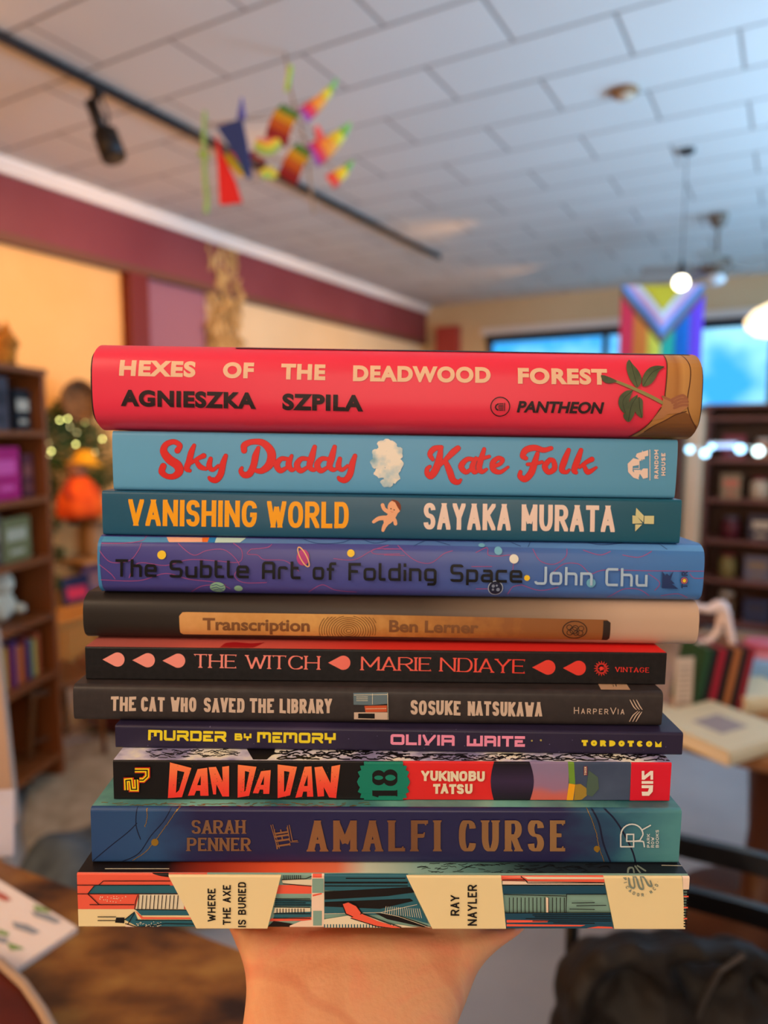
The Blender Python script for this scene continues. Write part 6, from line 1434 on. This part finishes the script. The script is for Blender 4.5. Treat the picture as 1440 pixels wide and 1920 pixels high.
# white book at the front
def quadbook(label, u0, v0, u1, v1, wd, th, c, z=RT, pic=None, name='book'):
    """lies flat, spine edge from (u0,v0) to (u1,v1) seen at its lower front edge"""
    a, b_ = RTp(u0, v0, z), RTp(u1, v1, z); d = b_ - a; an = math.atan2(d.y, d.x)
    t = small_book(name, label, Matrix.Translation((a.x, a.y, z + .0005)) @ Matrix.Rotation(an, 4, 'Z'), d.length, th, wd, c)
    if pic: link_mesh('cover_picture', box((d.length*.5, wd*.5, th+.0004), (d.length*.4, wd*.36, .0006)), mat('picture_' + pic[1:], pic, .6), t)
    return t
quadbook('thick cream book lying nearest the edge of the round table', 1368, 1440, 1490, 1400, .22, .034, '#d9c9a4', pic='#9a8c8a')
quadbook('second cream book lying left beside the thick one on the round table', 1290, 1402, 1352, 1376, .16, .024, '#d2bf98', pic='#b0a48c')
quadbook('pale yellow book lying behind the thick cream one on the round table', 1400, 1340, 1500, 1330, .15, .04, '#dbcda6')
quadbook('light blue box shaped book further back on the round table', 1392, 1296, 1480, 1292, .14, .075, '#8fb4d0')
# pink dish
p = RTp(1430, 1272); jar('dish', 'rose pink round dish at the back of the round table', Matrix.Translation((p.x, p.y, RT+.0003)), .07, .11, '#d88a9c', '#c85a70', cat='dish')
# printed card standing
p = RTp(1279, 1342); t = thing('notice_card', 'tall cream printed card standing at the left of the round table', 'card', Matrix.Translation((p.x, p.y, RT)) @ Matrix.Rotation(.15, 4, 'Z'))
link_mesh('card', box((0, 0, .075), (.048, .004, .15), None, .001), mat('card_cream', '#cdb9a6', .7), t)
bm = bmesh.new()
for k in range(9): bx(bm, (0, -.0023, .02 + k*.013), (.032, .0006, .004))
link_mesh('printed_lines', bm, mat('card_lines', '#9c8a7c', .7), t)
# upright books between the card and the white stand
tb = [('#1d4a30', 1300, 'dark green'), ('#16181c', 1312, 'black'), ('#a01c34', 1326, 'crimson'), ('#17161a', 1340, 'glossy black'), ('#a8683c', 1354, 'copper brown'), ('#1a1a20', 1368, 'matt black'), ('#8c1a2c', 1380, 'ruby')]
for c, u, nm in tb:
    p = RTp(u, 1335); lean = .18
    M = Matrix.Translation((p.x, p.y, RT + .001)) @ Matrix.Rotation(.1, 4, 'Z') @ Matrix.Rotation(lean, 4, 'Y') @ Matrix.Rotation(-PI/2, 4, 'Y') @ Matrix.Translation((0, 0, -.017))
    small_book('book', nm + ' upright spine leaning in the row on the round table', M, .165, .017, .12, c, 'leaning books on the round table')
# white curved wire stand
pw = mat('white_enamel', '#ead9d8', .35)
c = RTp(1385, 1318); t = thing('wire_book_stand', 'white curved wire stand arching over the leaning books on the round table', 'book stand', Matrix.Translation((c.x, c.y, RT)))
dS = c.y
f = lambda u, v, dd=0: at(u, v, dS + dd) - Vector((c.x, c.y, RT))
bm = bmesh.new(); q = smooth_path([(*f(1300, 1137), 1), (*f(1330, 1142), 1), (*f(1352, 1136), 1), (*f(1364, 1165), 1), (*f(1374, 1210), 1), (*f(1385, 1262), 1), (*f(1396, 1318), 1)], 5); tube(bm, [Vector(p[:3]) for p in q], [.008 + .008*math.exp(-((i-10)/6)**2) for i in range(len(q))], 12); link_mesh('front_hoop', bm, pw, t, True)
bm = bmesh.new(); q = smooth_path([(*f(1350, 1150, .01), 1), (*f(1346, 1180, .01), 1), (*f(1330, 1200, .01), 1), (*f(1300, 1210, .01), 1)], 5); tube(bm, [Vector(p[:3]) for p in q], .008, 12); link_mesh('side_loop', bm, pw, t, True)
bm = bmesh.new(); q = f(1396, 1318); bx(bm, (q.x, 0, .004), (.09, .07, .007), None, .002); link_mesh('foot_plate', bm, pw, t)

# ---- black chair with a dark jacket, lower right
bc = mat('black_chair_paint', '#0e0e12', .28, coat=.3)
dC = 1.02
hz_ = at(1300, 1740, dC); base = Vector((hz_.x, hz_.y, 0))
t = thing('black_chair', 'black chair with curved horizontal back rails in front of the round table', 'chair', Matrix.Translation(base))
g = lambda u, v, d=dC: at(u, v, d) - base
def rail(pts, w_):
    bm = bmesh.new(); q = smooth_path([(*g(*p), 1) for p in pts], 8); P_ = [Vector(a[:3]) for a in q]; rows = []
    for p in P_:
        rows.append([bm.verts.new(p + Vector((0, y_, z_))) for y_, z_ in ((-.008, -w_), (-.008, w_), (.008, w_), (.008, -w_))])
    for A, C in zip(rows, rows[1:]):
        for j in range(4): bm.faces.new((A[j], A[(j+1) % 4], C[(j+1) % 4], C[j]))
    bm.faces.new(rows[0]); bm.faces.new(rows[-1][::-1]); return bm
link_mesh('back_rail', rail([(1075, 1556, dC+.1), (1180, 1562, dC+.05), (1290, 1588, dC), (1440, 1624, dC-.05), (1540, 1665, dC-.06)], .0155), bc, t, False)
link_mesh('back_rail', rail([(1075, 1650, dC+.1), (1180, 1656, dC+.05), (1293, 1682, dC), (1440, 1722, dC-.05), (1540, 1760, dC-.06)], .0155), bc, t, False)
for u, vt_, d in ((1079, 1545, dC+.1), (1545, 1655, dC-.06)):
    p = g(u, vt_, d); bm = bmesh.new(); tube(bm, [p, Vector((p.x, p.y, -0 + .001))], .011, 14); link_mesh('back_post', bm, bc, t, True)
p0, p1 = g(1079, 1545, dC+.1), g(1545, 1655, dC-.06); cx_ = (p0.x+p1.x)/2; cy_ = (p0.y+p1.y)/2
link_mesh('seat', box((cx_, cy_-.19, .44), (.34, .36, .03), None, .01), bc, t)
for sx in (-1, 1): 
    bm = bmesh.new(); tube(bm, [(cx_+sx*.14, cy_-.34, .43), (cx_+sx*.15, cy_-.36, .001)], .014, 12); link_mesh('leg', bm, bc, t, True)
jk = noise_mat('dark_nylon', [(.3, '#15110f'), (.7, '#231d1a')], 14, .6, 5, bump=.35)
jp = []
for u, v, d, rx, ry in ((1085, 1850, .93, 55, 62), (1120, 1812, .94, 60, 50), (1190, 1800, .94, 80, 50), (1270, 1810, .94, 85, 62), (1110, 1930, .92, 90, 80), (1220, 1900, .90, 120, 80), (1345, 1870, .90, 80, 78), (1420, 1850, .92, 90, 70), (1400, 1950, .88, 120, 90), (1200, 2010, .90, 160, 90), (1380, 1800, .95, 60, 30), (1480, 1880, .92, 90, 90)):
    k_ = d/F; c_ = at(u, v, d); jp.append(lambda bm, c_=c_, rx=rx, ry=ry, k_=k_: ball(bm, c_, (rx*k_, .05, ry*k_), sub=3) and None)
for pts in ([(1075, 1930), (1080, 1850), (1120, 1795), (1200, 1775)], [(1255, 1990), (1270, 1900), (1240, 1820), (1190, 1780)], [(1330, 1970), (1345, 1880), (1400, 1800)], [(1180, 1800), (1290, 1775), (1400, 1785), (1460, 1830)]):
    P3 = [at(u, v, .885) for u, v in pts]; jp.append(lambda bm, P3=P3: tube(bm, P3, [.016]*len(P3), 10) and None)
from mathutils import noise as mn
def crumple(co):
    n = mn.fractal(co*9, .9, 2.1, 3); m_ = mn.noise(Vector((co.x*26, co.y*26, co.z*10))); m2 = 1 - abs(mn.noise(co*17))*2
    return co + Vector((0, -1, .3))*(.012*n + .006*m_ + .007*m2)
j = union_mesh('jacket', jp, jk, None, .006, crumple, 14); tag(j, 'crumpled black nylon jacket draped over the black chair in the lower right', 'jacket')
c = sum((v.co for v in j.data.vertices), Vector())/len(j.data.vertices)
for v in j.data.vertices: v.co -= c
j.location = c
bm = bmesh.new(); q = [at(u, v, .862) - c for u, v in ((1290, 1960), (1318, 1880), (1350, 1820), (1395, 1790))]; tube(bm, q, .0035, 8); link_mesh('zip', bm, mat('zip_grey', '#4a4646', .4, .5), j)

# ------------------------------------------------------------------ closing walls (behind and to the side of the viewer) and light
rs('wall_right', rbx(3.4, 3.5, -4, FA, 0, CEIL), farw); rs('wall_back', rbx(WB, 3.4, -4.1, -4, 0, CEIL), farw)
world = bpy.data.worlds.new('sky'); SC.world = world; world.use_nodes = True; wn = world.node_tree
bgn = wn.nodes['Background']; tcw = wn.nodes.new('ShaderNodeTexCoord'); nzw = wn.nodes.new('ShaderNodeTexNoise'); nzw.inputs['Scale'].default_value = 14; nzw.inputs['Detail'].default_value = 3
wn.links.new(tcw.outputs['Generated'], nzw.inputs['Vector']); rw_ = wn.nodes.new('ShaderNodeValToRGB'); rw_.color_ramp.elements[0].position = .38; rw_.color_ramp.elements[0].color = lin('#3f9fe0'); rw_.color_ramp.elements[1].position = .62; rw_.color_ramp.elements[1].color = lin('#a5dcf4')
wn.links.new(nzw.outputs['Fac'], rw_.inputs[0]); wn.links.new(rw_.outputs[0], bgn.inputs['Color']); bgn.inputs['Strength'].default_value = 1.9
def area(name, loc, target, size, power, color, sy=None, spread=PI):
    l = bpy.data.lights.new(name, 'AREA'); l.energy = power; l.color = lin(color)[:3]; l.size = size; l.spread = spread
    if sy: l.shape = 'RECTANGLE'; l.size_y = sy
    o = bpy.data.objects.new(name, l); COL.objects.link(o); o.location = loc
    o.rotation_euler = (Vector(target) - Vector(loc)).to_track_quat('-Z', 'Y').to_euler(); return o
def point(name, loc, power, color, r=.1):
    l = bpy.data.lights.new(name, 'POINT'); l.energy = power; l.color = lin(color)[:3]; l.shadow_soft_size = r
    o = bpy.data.objects.new(name, l); COL.objects.link(o); o.location = loc; return o
# cool lights added out of view, for side windows and the far end
area('cool_fill_side', W(4.0, 3.1, 1.5), W(3.9, 1.3, CEIL), 3.6, 275, '#a0d0ff', 1.6, spread=2.0)
area('daylight_far', W(7.6, 3.0, 1.9), W(6.0, .5, 3.3), 1.6, 120, '#90c8ff', 1.0)
# warm fill added behind the viewer, no lamps known there
area('warm_fill_rear', W(-1.6, -.8, CEIL-.15), (0, .3, 1.4), 1.6, 80, '#ffdcb8')
area('warm_fill_front', W(-2.6, 1.6, 1.9), (0, .3, 1.4), 1.8, 36, '#ffe8d0')
def spot(name, loc, target, power, color, ang=1.6, blend=.9, r=.04):
    l = bpy.data.lights.new(name, 'SPOT'); l.energy = power; l.color = lin(color)[:3]; l.spot_size = ang; l.spot_blend = blend; l.shadow_soft_size = r
    o = bpy.data.objects.new(name, l); COL.objects.link(o); o.location = loc; o.rotation_euler = (Vector(target) - Vector(loc)).to_track_quat('-Z', 'Y').to_euler(); return o
for a_, b_, p_ in ((1.6, -2.2, 170), (3.4, -2.2, 250), (5.6, -2.0, 220), (7.4, -2.0, 150)): spot('track_light', W(a_, b_, CEIL-.12), W(a_+.3, WB, 1.75), p_*.76, '#ffb868')
area('warm_ceiling_fill', W(-1.0, -2.8, 1.7), W(2.0, -1.9, CEIL), 1.2, 46, '#ffae50')  # added to warm the left ceiling, no such fixture seen
point('warm_fill_low', W(3.4, -3.3, 2.0), 8, '#ffb870', .15)  # small warm fill put in near the left wall, no lamp there
SC.view_settings.view_transform = 'Standard'; SC.view_settings.look = 'None'; SC.view_settings.gamma = 1; SC.view_settings.use_curve_mapping = False
SC.view_settings.exposure = 0
bpy.context.view_layer.update()
